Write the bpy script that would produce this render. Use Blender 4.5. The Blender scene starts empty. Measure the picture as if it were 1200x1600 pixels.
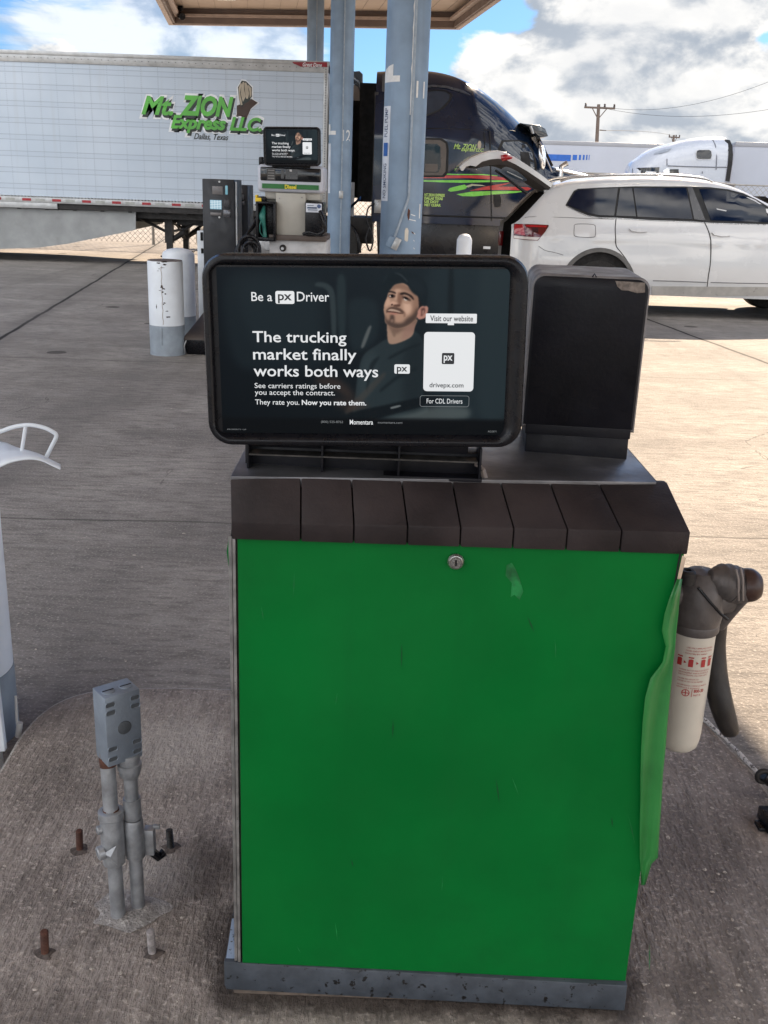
import bpy, bmesh, math, random
import numpy as np
from mathutils import Vector, Matrix, geometry
random.seed(7)
PI = math.pi
C = bpy.context.scene.collection
sc = bpy.context.scene

# ------------------------------------------------------------------ camera, sky, sun, exposure
EYE = 1.65
pitch, roll, FPX = math.radians(18.2), math.radians(2.1), 1560.0
fw = Vector((0, math.cos(pitch), -math.sin(pitch))); u0 = Vector((0, math.sin(pitch), math.cos(pitch))); r0 = Vector((1, 0, 0))
RT = r0*math.cos(roll)+u0*math.sin(roll); UP = -r0*math.sin(roll)+u0*math.cos(roll)
cam = bpy.data.cameras.new('camera'); co = bpy.data.objects.new('camera', cam); C.objects.link(co)
m3 = Matrix((RT, UP, -fw)).transposed()
co.matrix_world = Matrix.Translation((0, 0, EYE)) @ m3.to_4x4()
cam.sensor_fit = 'VERTICAL'; cam.sensor_height = 36; cam.sensor_width = 27
cam.lens = 36*FPX/1600; cam.clip_end = 3000; cam.clip_start = 0.02
sc.camera = co
sc.view_settings.view_transform = 'Standard'; sc.view_settings.look = 'None'
sc.view_settings.exposure = 1.4; sc.view_settings.gamma = 1
EXPO = 2**1.4

SX, SY = -0.485, -1.38          # how far a shadow falls per metre of height
sundir = Vector((-SX, -SY, 1)).normalized()
elev = math.asin(sundir.z); azim = math.atan2(sundir.x, sundir.y)
sun = bpy.data.lights.new('sun', 'SUN'); sun.energy = 5.0; sun.angle = math.radians(0.55); sun.color = (1, .81, .60)
so = bpy.data.objects.new('sun', sun); C.objects.link(so)
so.rotation_euler = (-sundir).to_track_quat('-Z', 'Y').to_euler(); so.location = (10, 20, 30)

class S:                         # small wrapper to write node maths as expressions
    def __init__(s, nt, k): s.nt = nt; s.k = k
    def _m(s, op, *o, clamp=False):
        n = s.nt.nodes.new('ShaderNodeMath'); n.operation = op; n.use_clamp = clamp
        for i, v in enumerate((s,)+o):
            if isinstance(v, S): s.nt.links.new(v.k, n.inputs[i])
            else: n.inputs[i].default_value = v
        return S(s.nt, n.outputs[0])
    def __add__(s, o): return s._m('ADD', o)
    def __sub__(s, o): return s._m('SUBTRACT', o)
    def __mul__(s, o): return s._m('MULTIPLY', o)
    def __truediv__(s, o): return s._m('DIVIDE', o)
    def lt(s, o): return s._m('LESS_THAN', o)
    def gt(s, o): return s._m('GREATER_THAN', o)
    def abs(s): return s._m('ABSOLUTE')
    def mod(s, o): return s._m('FLOORED_MODULO', o)
    def mx(s, o): return s._m('MAXIMUM', o)
    def mn(s, o): return s._m('MINIMUM', o)
    def clamp(s): return s._m('ADD', 0.0, clamp=True)
    def pw(s, o): return s._m('POWER', o)
    def map(s, a, b, c=0.0, d=1.0):
        n = s.nt.nodes.new('ShaderNodeMapRange'); n.interpolation_type = 'SMOOTHSTEP'
        s.nt.links.new(s.k, n.inputs['Value'])
        for k, v in (('From Min', a), ('From Max', b), ('To Min', c), ('To Max', d)): n.inputs[k].default_value = v
        return S(s.nt, n.outputs['Result'])

def link(nt, v, sock):
    if isinstance(v, S): nt.links.new(v.k, sock)
    elif hasattr(v, 'is_output'): nt.links.new(v, sock)
    else: sock.default_value = v
def coords(nt, kind='Object'):
    n = nt.nodes.new('ShaderNodeTexCoord'); return S(nt, n.outputs[kind])
def sep(v):
    n = v.nt.nodes.new('ShaderNodeSeparateXYZ'); v.nt.links.new(v.k, n.inputs[0])
    return [S(v.nt, n.outputs[i]) for i in range(3)]
def comb(nt, x, y, z):
    n = nt.nodes.new('ShaderNodeCombineXYZ')
    for i, v in enumerate((x, y, z)): link(nt, v, n.inputs[i])
    return S(nt, n.outputs[0])
def mapping(v, sc_=(1, 1, 1), loc=(0, 0, 0), rot=(0, 0, 0)):
    n = v.nt.nodes.new('ShaderNodeMapping'); v.nt.links.new(v.k, n.inputs[0])
    n.inputs['Location'].default_value = loc; n.inputs['Scale'].default_value = sc_; n.inputs['Rotation'].default_value = rot
    return S(v.nt, n.outputs[0])
def noise(v, scale, detail=4, rough=.55, dist=0):
    n = v.nt.nodes.new('ShaderNodeTexNoise'); v.nt.links.new(v.k, n.inputs['Vector'])
    n.inputs['Scale'].default_value = scale; n.inputs['Detail'].default_value = detail
    n.inputs['Roughness'].default_value = rough; n.inputs['Distortion'].default_value = dist
    return S(v.nt, n.outputs['Fac'])
def voro(v, scale, feature='F1', out='Distance'):
    n = v.nt.nodes.new('ShaderNodeTexVoronoi'); n.feature = feature; v.nt.links.new(v.k, n.inputs['Vector']); n.inputs['Scale'].default_value = scale
    return S(v.nt, n.outputs[out])
def mix(nt, f, a, b):
    n = nt.nodes.new('ShaderNodeMix'); n.data_type = 'RGBA'
    link(nt, f, n.inputs[0])
    for v, i in ((a, 6), (b, 7)):
        if isinstance(v, tuple): n.inputs[i].default_value = (*v[:3], 1)
        else: link(nt, v, n.inputs[i])
    return S(nt, n.outputs[2])

def pixdir(x, y): return ((RT*(x-600)+UP*(800-y))/FPX+fw).normalized()

# ---- world: Nishita sky with clouds
w = bpy.data.worlds.new('World'); sc.world = w; w.use_nodes = True
nt = w.node_tree; nt.nodes.clear()
sky = nt.nodes.new('ShaderNodeTexSky'); sky.sky_type = 'NISHITA'; sky.sun_disc = False
sky.sun_elevation = elev; sky.sun_rotation = azim; sky.air_density = 1.0; sky.dust_density = 0.6; sky.ozone_density = 1.6
d = coords(nt, 'Generated'); dx, dy, dz = sep(d)
def density(off):
    p = mapping(d, (1, 1, 1.7), off)
    a = noise(p, 10.0, 9, .56, .3)
    v = voro(mapping(p, (1, 1, 1.15)), 24, 'SMOOTH_F1')
    return a+(v*-1+.45)*.16
n1 = density((0, 0, 0)); n2 = density((.012, .02, .035))
big = noise(mapping(d, (1, 1, 2.2), (3, 1, 2)), 2.2, 3, .5)
bias = big*0.27
for px, py, rad, amp in [(960, 60, .19, .30), (1150, 150, .17, .26), (800, 170, .10, .22), (900, 200, .12, .16), (640, 190, .045, .25), (560, 185, .04, .25), (60, 5, .055, .32), (60, 82, .035, .32), (190, 84, .035, .32), (130, 90, .03, .2), (600, 60, .08, -.30), (1075, 82, .03, -.22), (1195, 60, .02, -.3), (1160, 140, .018, -.3), (860, 195, .03, -.35), (850, 140, .02, -.25), (720, 75, .05, -.2), (1000, 120, .02, -.12), (400, 60, .12, -.22), (40, 48, .04, -.45), (130, 45, .04, -.35), (200, 40, .05, -.4), (260, 30, .06, -.35), (330, 60, .06, -.25), (800, 15, .05, -.22), (870, 150, .025, -.1)]:
    c = pixdir(px, py)
    n = nt.nodes.new('ShaderNodeVectorMath'); n.operation = 'DISTANCE'; nt.links.new(d.k, n.inputs[0]); n.inputs[1].default_value = c
    bias = bias+S(nt, n.outputs['Value']).map(0, rad*1.3, amp, 0)
cov = (n1+bias+dy.map(.2, -.3, 0, .12)).map(.68, .79)  # extra cloud added behind the camera for its fill light
cov = cov*dz.map(-.02, .01)
# high streaky cirrus on the left
cir = noise(mapping(d, (1, 1, 7), (5, 2, 1), (0, .08, 0)), 6, 7, .62, .4)
cb = None
for px, py, rad in [(330, 76, .12), (210, 45, .08), (420, 74, .07), (60, 35, .06)]:
    c = pixdir(px, py)
    n = nt.nodes.new('ShaderNodeVectorMath'); n.operation = 'DISTANCE'; nt.links.new(d.k, n.inputs[0]); n.inputs[1].default_value = c
    q = S(nt, n.outputs['Value']).map(0, rad*1.2, .34, 0); cb = q if cb is None else cb+q
circ = (cir+cb).map(.66, .92, 0, .7)
fine = noise(mapping(d, (1, 1, 1.6)), 34, 5, .6)
shade = ((n1-n2)+(fine-.5)*.16+(noise(mapping(d, (1, 1, 2), (1, 4, 2)), 6, 3)-.5)*-.22).map(-.15, .10)          # lit upper edges against grey undersides
thick = (n1+bias).map(.80, 1.3)
cloudcol = mix(nt, shade, (.40, .45, .52), (1.06, 1.03, .98))
cloudcol = mix(nt, thick*.45, cloudcol, (.50, .54, .60))
bg1 = nt.nodes.new('ShaderNodeBackground'); bg1.inputs['Strength'].default_value = 0.070
skc = nt.nodes.new('ShaderNodeMix'); skc.data_type = 'RGBA'; skc.blend_type = 'MULTIPLY'; skc.inputs[0].default_value = 1
nt.links.new(sky.outputs[0], skc.inputs[6]); skc.inputs[7].default_value = (.25, .42, .66, 1); nt.links.new(skc.outputs[2], bg1.inputs[0])
bg2 = nt.nodes.new('ShaderNodeBackground'); nt.links.new(cloudcol.k, bg2.inputs[0]); front = dy.map(.45, -.5, .44, 1.45); nt.links.new(front.k, bg2.inputs['Strength'])  # clouds behind the camera brightened, an added fill for shaded sides
mx = nt.nodes.new('ShaderNodeMixShader'); al = cov.mx(circ).clamp(); nt.links.new(al.k, mx.inputs[0])
nt.links.new(bg1.outputs[0], mx.inputs[1]); nt.links.new(bg2.outputs[0], mx.inputs[2])
wo = nt.nodes.new('ShaderNodeOutputWorld'); nt.links.new(mx.outputs[0], wo.inputs[0])

# ------------------------------------------------------------------ measuring helpers (metres from the standpoint)
def P(x, y, z=0.0):
    r = (RT*(x-600)+UP*(800-y))/FPX+fw; t = (z-EYE)/r.z; return Vector((0, 0, EYE))+r*t
def Q(x, y, Y):
    r = (RT*(x-600)+UP*(800-y))/FPX+fw; t = Y/r.y; return Vector((0, 0, EYE))+r*t

# ------------------------------------------------------------------ materials
def s2l(c):
    return tuple((v/255/12.92 if v/255 <= .04045 else ((v/255+.055)/1.055)**2.4) for v in c)
def newmat(name):
    m = bpy.data.materials.new(name); m.use_nodes = True; nt = m.node_tree
    b = nt.nodes['Principled BSDF']; return m, nt, b
MC = {}
def mat(name, col, rough=.5, metal=0, var=.12, vs=6, bump=0, bs=60, coat=0, dirt=0, dirtcol=(.06, .05, .045), chips=0, chipcol=(.02, .02, .02), spec=.5, streak=0):
    if name in MC: return MC[name]
    m, nt, b = newmat(name)
    o = coords(nt)
    c = mix(nt, noise(o, vs, 5).map(.3, .7), tuple(v*(1-var) for v in col), tuple(min(1, v*(1+var)) for v in col))
    if dirt:
        f = noise(o, vs*.7, 8, .65).map(.48, .78)*dirt
        c = mix(nt, f, c, dirtcol)
    if streak:
        f = noise(mapping(o, (1, 1, .06)), vs*5, 5, .6).map(.5, .8)*streak
        c = mix(nt, f, c, dirtcol)
    if chips:
        f = noise(mapping(o, (1, 1, 1), (4, 2, 1)), vs*3, 6, .6).map(.66-chips*.1, .68-chips*.1)
        c = mix(nt, f, c, chipcol)
    nt.links.new(c.k, b.inputs['Base Color'])
    r = noise(mapping(o, (1, 1, 1), (9, 9, 9)), vs*1.7, 5).map(.3, .7, max(0, rough-.08), min(1, rough+.1))
    nt.links.new(r.k, b.inputs['Roughness'])
    b.inputs['Metallic'].default_value = metal; b.inputs['Coat Weight'].default_value = coat; b.inputs['Coat Roughness'].default_value = .05
    b.inputs['Specular IOR Level'].default_value = spec
    if bump:
        bn = nt.nodes.new('ShaderNodeBump'); bn.inputs['Strength'].default_value = bump; bn.inputs['Distance'].default_value = .002
        link(nt, noise(o, bs, 4), bn.inputs['Height']); nt.links.new(bn.outputs[0], b.inputs['Normal'])
    MC[name] = m; return m
def emit(name, col, st=1.0):
    if name in MC: return MC[name]
    m, nt, b = newmat(name); b.inputs['Base Color'].default_value = (.01, .01, .01, 1); b.inputs['Roughness'].default_value = .25
    b.inputs['Emission Color'].default_value = (*s2l(col), 1); b.inputs['Emission Strength'].default_value = st/EXPO
    MC[name] = m; return m

def concrete(name, c1, c2, broom=(1, 1, 1), broomrot=0, joints=False, bumpk=1.0, speck=True):
    m, nt, b = newmat(name); o = coords(nt)
    x, y, z = sep(o)
    # broom finish, aggregate, stains
    bro = noise(mapping(o, broom, (0, 0, 0), (0, 0, broomrot)), 26, 6, .62)
    fine = noise(o, 85, 5, .7); pits = voro(mapping(o, (1, 1, 1)), 60)
    large = noise(o, .55, 7, .62, .6); mid = noise(mapping(o, (.45, 1.3, 1)), 2.2, 7, .66, .4)
    c = mix(nt, large.map(.32, .68), c1, c2)
    c = mix(nt, mid.map(.3, .72)*.55, c, tuple(v*.55 for v in c1))
    c = mix(nt, bro.map(.42, .66)*.62, c, tuple(v*.5 for v in c1))
    c = mix(nt, fine.map(.52, .68)*.6, c, tuple(min(1, v*1.5) for v in c2))
    grit = noise(mapping(o, broom, (3, 1, 0), (0, 0, broomrot)), 140, 3, .6)
    c = mix(nt, grit.map(.55, .67)*.4, c, tuple(v*.35 for v in c1))
    if speck:
        sp = voro(o, 22).lt(.05)*noise(o, 3, 2).map(.45, .6)
        c = mix(nt, sp*.8, c, (.55, .5, .43))
        dk = voro(mapping(o, (1, 1, 1), (5, 3, 0)), 16).lt(.06)
        c = mix(nt, dk*.55, c, tuple(v*.35 for v in c1))
    oil = noise(mapping(o, (1, .5, 1), (7, 3, 0)), .9, 8, .7, 1.0).map(.56, .75)
    c = mix(nt, oil*.5, c, tuple(v*.42 for v in c1))
    if joints:
        wob = noise(o, 1.5, 3)*.05
        t = x+y*.125+wob
        j1 = (t-1.30).mod(4.0); j1 = j1.mn(j1*-1+4.0)
        s = y-x*.03+wob*1.5
        j2 = (s-.25).mod(4.55); j2 = j2.mn(j2*-1+4.55)
        seam = j1.map(.012, .034, 1, 0).mx(j2.map(.004, .016, .55, 0))
        halo = j1.map(.0, .28, .35, 0)
        c = mix(nt, halo, c, tuple(v*.55 for v in c1))
        # wandering cracks
        cr = voro(mapping(o, (1, 1, 1), (2, 7, 0)), .55, 'DISTANCE_TO_EDGE')
        crw = noise(o, 5, 5)*.05
        ck = (cr+crw-.025).abs().lt(.002)*noise(o, .5, 2).map(.53, .6)
        seam = seam.mx(ck*.5)
        c = mix(nt, seam, c, (.018, .016, .015))
        # round dark drips
        dr = voro(mapping(o, (.8, .8, 1), (1.2, .4, 0)), 1.15).lt(.085)
        c = mix(nt, dr*.72, c, (.035, .03, .028))
        # dark tyre lanes
        ln = noise(mapping(o, (.9, .06, 1), (0, 0, 0), (0, 0, .12)), 1.2, 4, .6).map(.5, .7)
        c = mix(nt, ln*.38, c, tuple(v*.5 for v in c1))
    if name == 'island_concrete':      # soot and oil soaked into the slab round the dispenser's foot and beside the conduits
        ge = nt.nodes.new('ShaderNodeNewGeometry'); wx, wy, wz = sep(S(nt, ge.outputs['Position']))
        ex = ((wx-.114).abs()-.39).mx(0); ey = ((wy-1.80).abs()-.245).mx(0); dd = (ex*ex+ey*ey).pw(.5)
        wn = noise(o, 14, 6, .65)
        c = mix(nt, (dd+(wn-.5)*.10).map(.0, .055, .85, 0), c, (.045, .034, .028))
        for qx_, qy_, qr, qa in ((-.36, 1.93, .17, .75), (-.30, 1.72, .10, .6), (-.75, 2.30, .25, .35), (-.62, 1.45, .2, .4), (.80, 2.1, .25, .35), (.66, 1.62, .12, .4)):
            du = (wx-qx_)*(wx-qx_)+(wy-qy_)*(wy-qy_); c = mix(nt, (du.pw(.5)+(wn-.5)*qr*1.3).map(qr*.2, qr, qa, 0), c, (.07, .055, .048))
        for qx_, qy_, qr in ((-.52, 1.90, .16), (-.60, 2.45, .3)):
            du = (wx-qx_)*(wx-qx_)+(wy-qy_)*(wy-qy_); c = mix(nt, (du.pw(.5)+(wn-.5)*qr).map(qr*.2, qr, .4, 0), c, (.58, .53, .48))
    nt.links.new(c.k, b.inputs['Base Color']); b.inputs['Roughness'].default_value = .86; b.inputs['Specular IOR Level'].default_value = .3
    hgt = bro*1.0+fine*.8+pits*.5+grit*-1.0
    bn = nt.nodes.new('ShaderNodeBump'); bn.inputs['Strength'].default_value = .8*bumpk; bn.inputs['Distance'].default_value = .006
    link(nt, hgt, bn.inputs['Height']); nt.links.new(bn.outputs[0], b.inputs['Normal'])
    return m

# ------------------------------------------------------------------ mesh builder
class M:
    def __init__(s): s.v = []; s.f = []
    def add(s, vs, fs):
        k = len(s.v); s.v += [Vector(v) for v in vs]; s.f += [[i+k for i in f] for f in fs]; return s
    def box(s, x0, x1, y0, y1, z0, z1):
        return s.add([(x, y, z) for x in (x0, x1) for y in (y0, y1) for z in (z0, z1)],
                     [(0, 1, 3, 2), (4, 6, 7, 5), (0, 4, 5, 1), (2, 3, 7, 6), (0, 2, 6, 4), (1, 5, 7, 3)])
    def hexa(s, b, t):      # two quads of four corners, bottom and top, same order
        return s.add(list(b)+list(t), [(3, 2, 1, 0), (4, 5, 6, 7), (0, 1, 5, 4), (1, 2, 6, 5), (2, 3, 7, 6), (3, 0, 4, 7)])
    def prism(s, poly, a, b, axis='y'):   # polygon in the plane across axis, from a to b
        n = len(poly)
        def q(p, t):
            return (p[0], t, p[1]) if axis == 'y' else ((t, p[0], p[1]) if axis == 'x' else (p[0], p[1], t))
        s.add([q(p, a) for p in poly]+[q(p, b) for p in poly],
              [list(range(n))[::-1], list(range(n, 2*n))]+[(i, (i+1) % n, n+(i+1) % n, n+i) for i in range(n)])
        return s
    def tube(s, path, r, n=10, caps=True):
        path = [Vector(p) for p in path]; rs = r if isinstance(r, (list, tuple)) else [r]*len(path)
        k = len(s.v); up = None
        for i, p in enumerate(path):
            t = (path[min(i+1, len(path)-1)]-path[max(i-1, 0)]).normalized()
            if up is None:
                up = Vector((0, 0, 1)) if abs(t.z) < .9 else Vector((1, 0, 0))
            a = t.cross(up).normalized(); bb = a.cross(t).normalized(); up = bb
            for j in range(n):
                th = 2*PI*j/n; s.v.append(p+(a*math.cos(th)+bb*math.sin(th))*rs[i])
        for i in range(len(path)-1):
            for j in range(n):
                a_, b_ = k+i*n+j, k+i*n+(j+1) % n; s.f.append([a_, b_, b_+n, a_+n])
        if caps: s.f.append([k+j for j in range(n)][::-1]); s.f.append([k+(len(path)-1)*n+j for j in range(n)])
        return s
    def lathe(s, prof, n=24, o=(0, 0, 0), caps=True):
        k = len(s.v); o = Vector(o)
        for r, z in prof:
            for j in range(n):
                th = 2*PI*j/n; s.v.append(o+Vector((r*math.cos(th), r*math.sin(th), z)))
        for i in range(len(prof)-1):
            for j in range(n):
                a_, b_ = k+i*n+j, k+i*n+(j+1) % n; s.f.append([a_, b_, b_+n, a_+n])
        if caps: s.f.append([k+j for j in range(n)][::-1]); s.f.append([k+(len(prof)-1)*n+j for j in range(n)])
        return s
    def rings(s, rs, cap0=True, cap1=True):
        k = len(s.v); n = len(rs[0])
        for r in rs: s.v += [Vector(p) for p in r]
        for i in range(len(rs)-1):
            for j in range(n):
                a_, b_ = k+i*n+j, k+i*n+(j+1) % n; s.f.append([a_, b_, b_+n, a_+n])
        if cap0: s.f.append([k+j for j in range(n)][::-1])
        if cap1: s.f.append([k+(len(rs)-1)*n+j for j in range(n)])
        return s
    def xf(s, mtx, start=0):
        for i in range(start, len(s.v)): s.v[i] = mtx @ s.v[i]
        return s
    def out(s, name, m, parent=None, bevel=0, seg=2, ang=35, smooth=True, fixn=True, label=None):
        me = bpy.data.meshes.new(name)
        org = Vector(parent['_o']) if parent is not None and '_o' in parent else Vector((0, 0, 0))
        if parent is None:
            lo = [min(v[i] for v in s.v) for i in range(3)]; hi = [max(v[i] for v in s.v) for i in range(3)]
            org = Vector(((lo[0]+hi[0])/2, (lo[1]+hi[1])/2, lo[2]))
        me.from_pydata([tuple(v-org) for v in s.v], [], s.f); me.update()
        bm = bmesh.new(); bm.from_mesh(me)
        if fixn: bmesh.ops.recalc_face_normals(bm, faces=bm.faces)
        if bevel:
            bmesh.ops.remove_doubles(bm, verts=bm.verts, dist=1e-5)
            es = [e for e in bm.edges if len(e.link_faces) == 2 and e.calc_face_angle(0) > math.radians(28)]
            bmesh.ops.bevel(bm, geom=es, offset=bevel, segments=seg, profile=.5, affect='EDGES', clamp_overlap=True)
        bm.to_mesh(me); bm.free()
        if smooth:
            me.polygons.foreach_set('use_smooth', [True]*len(me.polygons)); me.set_sharp_from_angle(angle=math.radians(ang))
        me.materials.append(m)
        o = bpy.data.objects.new(name, me); C.objects.link(o)
        if parent is None: o.location = org
        else: o.parent = parent
        o['_o'] = tuple(org)
        if label: o['label'] = label
        return o
def rrect(w, h, r, n=6):
    p = []
    for cx, cy, a in ((w/2-r, h/2-r, 0), (-w/2+r, h/2-r, 90), (-w/2+r, -h/2+r, 180), (w/2-r, -h/2+r, 270)):
        for i in range(n+1):
            t = math.radians(a+90*i/n); p.append((cx+r*math.cos(t), cy+r*math.sin(t)))
    return p
def thing(name, label, cat, loc, group=None):
    o = bpy.data.objects.new(name, None); C.objects.link(o); o.location = loc; o.empty_display_size = .1
    o['label'] = label; o['category'] = cat; o['_o'] = tuple(loc)
    if group: o['group'] = group
    return o
def tag(o, label=None, cat=None, group=None, kind=None):
    if label: o['label'] = label
    if cat: o['category'] = cat
    if group: o['group'] = group
    if kind: o['kind'] = kind
    return o
def smooth_path(pts, k=6, closed=False):
    pts = [Vector(p) for p in pts]; n = len(pts); out = []
    rng = range(n if closed else n-1)
    for i in rng:
        g = (lambda j: pts[j % n]) if closed else (lambda j: pts[max(0, min(n-1, j))])
        p0, p1, p2, p3 = g(i-1), g(i), g(i+1), g(i+2)
        for q in range(k):
            t = q/k
            out.append(.5*((2*p1)+(p2-p0)*t+(2*p0-5*p1+4*p2-p3)*t*t+(3*p1-p0-3*p2+p3)*t**3))
    if not closed: out.append(pts[-1])
    return out
def textobj(name, body, rect, y, m, parent, bold=0, shear=0, extr=0, org=None, spacing=1.0, plane='xz', rotm=None):
    """lettering fitted to rect (x0,x1,z0,z1), facing -Y at depth y"""
    cu = bpy.data.curves.new(name, 'FONT'); cu.body = body; cu.size = 1; cu.offset = bold; cu.shear = shear; cu.extrude = extr; cu.space_character = spacing
    cu.resolution_u = 3
    t = bpy.data.objects.new('tmp', cu); C.objects.link(t)
    bpy.context.view_layer.update()
    me = bpy.data.meshes.new_from_object(t.evaluated_get(bpy.context.evaluated_depsgraph_get()))
    bpy.data.objects.remove(t); bpy.data.curves.remove(cu)
    vs = np.array([v.co[:] for v in me.vertices]); lo = vs.min(0); hi = vs.max(0)
    x0, x1, z0, z1 = rect; orgv = Vector(org if org is not None else (parent['_o'] if parent is not None else (0, 0, 0)))
    for v in me.vertices:
        p = Vector((x0+(v.co.x-lo[0])/(hi[0]-lo[0])*(x1-x0), y, z0+(v.co.y-lo[1])/(hi[1]-lo[1])*(z1-z0)))
        if rotm is not None: p = rotm(p)
        v.co = p-orgv
    me.materials.clear(); me.materials.append(m); me.name = name
    o = bpy.data.objects.new(name, me); C.objects.link(o)
    if parent is not None: o.parent = parent
    o['_o'] = tuple(orgv)
    return o
def tri2d(poly, step):
    """triangulate a 2-D polygon with interior grid points"""
    xs = [p[0] for p in poly]; ys = [p[1] for p in poly]; pts = []; n = len(poly)
    for i in range(n):
        a = Vector(poly[i][:2]); b = Vector(poly[(i+1) % n][:2]); k = max(1, int((b-a).length/step))
        for j in range(k): pts.append(a.lerp(b, j/k))
    nb = len(pts)
    def inside(p):
        c = False; j = nb-1
        for i in range(nb):
            if (pts[i].y > p.y) != (pts[j].y > p.y) and p.x < (pts[j].x-pts[i].x)*(p.y-pts[i].y)/(pts[j].y-pts[i].y)+pts[i].x: c = not c
            j = i
        return c
    inner = []
    nx = int((max(xs)-min(xs))/step); ny = int((max(ys)-min(ys))/step)
    if nx*ny < 6000:
        for i in range(1, nx+1):
            for j in range(1, ny+1):
                p = Vector((min(xs)+i*step, min(ys)+j*step))
                if inside(p) and min((p-q).length for q in pts[:nb]) > step*.45: inner.append(p)
    allp = pts+inner
    r = geometry.delaunay_2d_cdt(allp, [(i, (i+1) % nb) for i in range(nb)], [list(range(nb))], 1, 1e-6)
    return r[0], [list(f) for f in r[2]], nb
def patch(name, poly, surf, m, parent, off=.004, step=.08, depth=0, ang=40, label=None):
    """a panel lying on surf(u,z)->(point, outward normal)"""
    vs, fs, nb = tri2d(poly, step)
    B = M(); top = []
    for v in vs:
        p, n = surf(v.x, v.y); top.append(p+n*off)
    B.add(top, fs)
    if depth:
        ring = []
        for v in vs[:nb]:
            p, n = surf(v.x, v.y); ring.append(p+n*(off-depth))
        k = len(B.v); B.v += ring
        for i in range(nb): B.f.append([i, (i+1) % nb, k+(i+1) % nb, k+i])
    return B.out(name, m, parent, ang=ang, label=label)
def flat(Y):      # surface: a vertical plane facing -Y
    return lambda u, z: (Vector((u, Y, z)), Vector((0, -1, 0)))
def pxpoly(pts, Y): return [(Q(a, b, Y).x, Q(a, b, Y).z) for a, b in pts]

# ------------------------------------------------------------------ ground and islands
DRIVE = concrete('drive_concrete', (.26, .237, .218), (.41, .375, .34), (.25, 1, 1), 0, True, 1.0)
ISL = concrete('island_concrete', (.31, .262, .23), (.47, .405, .355), (1, .22, 1), -.35, False, 1.6)
ISE = concrete('island_edge', (.46, .43, .40), (.64, .60, .56), (1, 1, 1), 0, False, 1.5)  # edge highlight put into the colour, as paler worn concrete
g = M(); R = 900
g.add([(-R, -R, 0), (R, -R, 0), (R, R, 0), (-R, R, 0)], [(0, 1, 2, 3)])
tag(g.out('ground', DRIVE, smooth=False), kind='structure')

def island(name, poly, h=.13):
    B = M(); n = len(poly); e = .018
    c = Vector((sum(p[0] for p in poly)/n, sum(p[1] for p in poly)/n))
    def inset(p, k):
        v = (c-Vector(p)).normalized(); return (p[0]+v.x*k, p[1]+v.y*k)
    rs = [[(p[0], p[1], -.05) for p in poly], [(p[0], p[1], h-e) for p in poly],
          [(*inset(p, e*.4), h-e*.3) for p in poly], [(*inset(p, e*1.2), h) for p in poly]]
    B.rings(rs, False, True)
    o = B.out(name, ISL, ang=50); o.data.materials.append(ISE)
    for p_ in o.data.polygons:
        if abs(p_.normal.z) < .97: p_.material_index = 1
    return tag(o, kind='structure')
far = [(-.463, 2.807), (-.78, 2.785), (-.90, 2.752), (-.965, 2.69), (-1.0, 2.6), (-1.012, 2.474), (-1.005, 2.31), (-.99, 1.6), (-.96, .2), (-.94, -2.4), (-.7, -2.7), (.9, -2.7), (1.12, -2.4), (1.11, 0.2), (1.09, 1.8), (1.069, 2.354), (1.035, 2.56), (1.0, 2.72), (.93, 2.80), (.80, 2.83)]
island('island_slab', [tuple(p[:2]) for p in smooth_path([(a, b, 0) for a, b in far], 4, True)])
def axis(y): return .05-(y-9.75)*.132      # line of the canopy columns
for y0 in (8.75, 16.6):
    pl = []
    for dx_, yy in ((-1.62, y0+.25), (-1.42, y0), (.55, y0), (.75, y0+.25), (.75, y0+4.4), (.55, y0+4.6), (-1.42, y0+4.6), (-1.62, y0+4.4)):
        pl.append((axis(yy)+dx_, yy))
    island('island_slab', pl)

# worn white paint along the rim of the near island, on the right
KP = mat('kerb_paint', (.62, .58, .54), .6, vs=30, chips=1.2, chipcol=(.12, .1, .09), bump=.5)
B = M(); pts = [Vector((.965, 2.775, .138)), Vector((1.012, 2.66, .134)), Vector((1.05, 2.50, .134)), Vector((1.082, 2.30, .132)), Vector((1.095, 2.1, .132)), Vector((1.108, 1.8, .131))]
pts = smooth_path(pts, 5)
for i, p in enumerate(pts): p.x += random.uniform(-.004, .004)
B.tube(pts, [.006+random.uniform(-.0025, .003) for _ in pts], 6)
o = B.out('painted_rim', KP, ang=80); tag(o, kind='structure')

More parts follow.
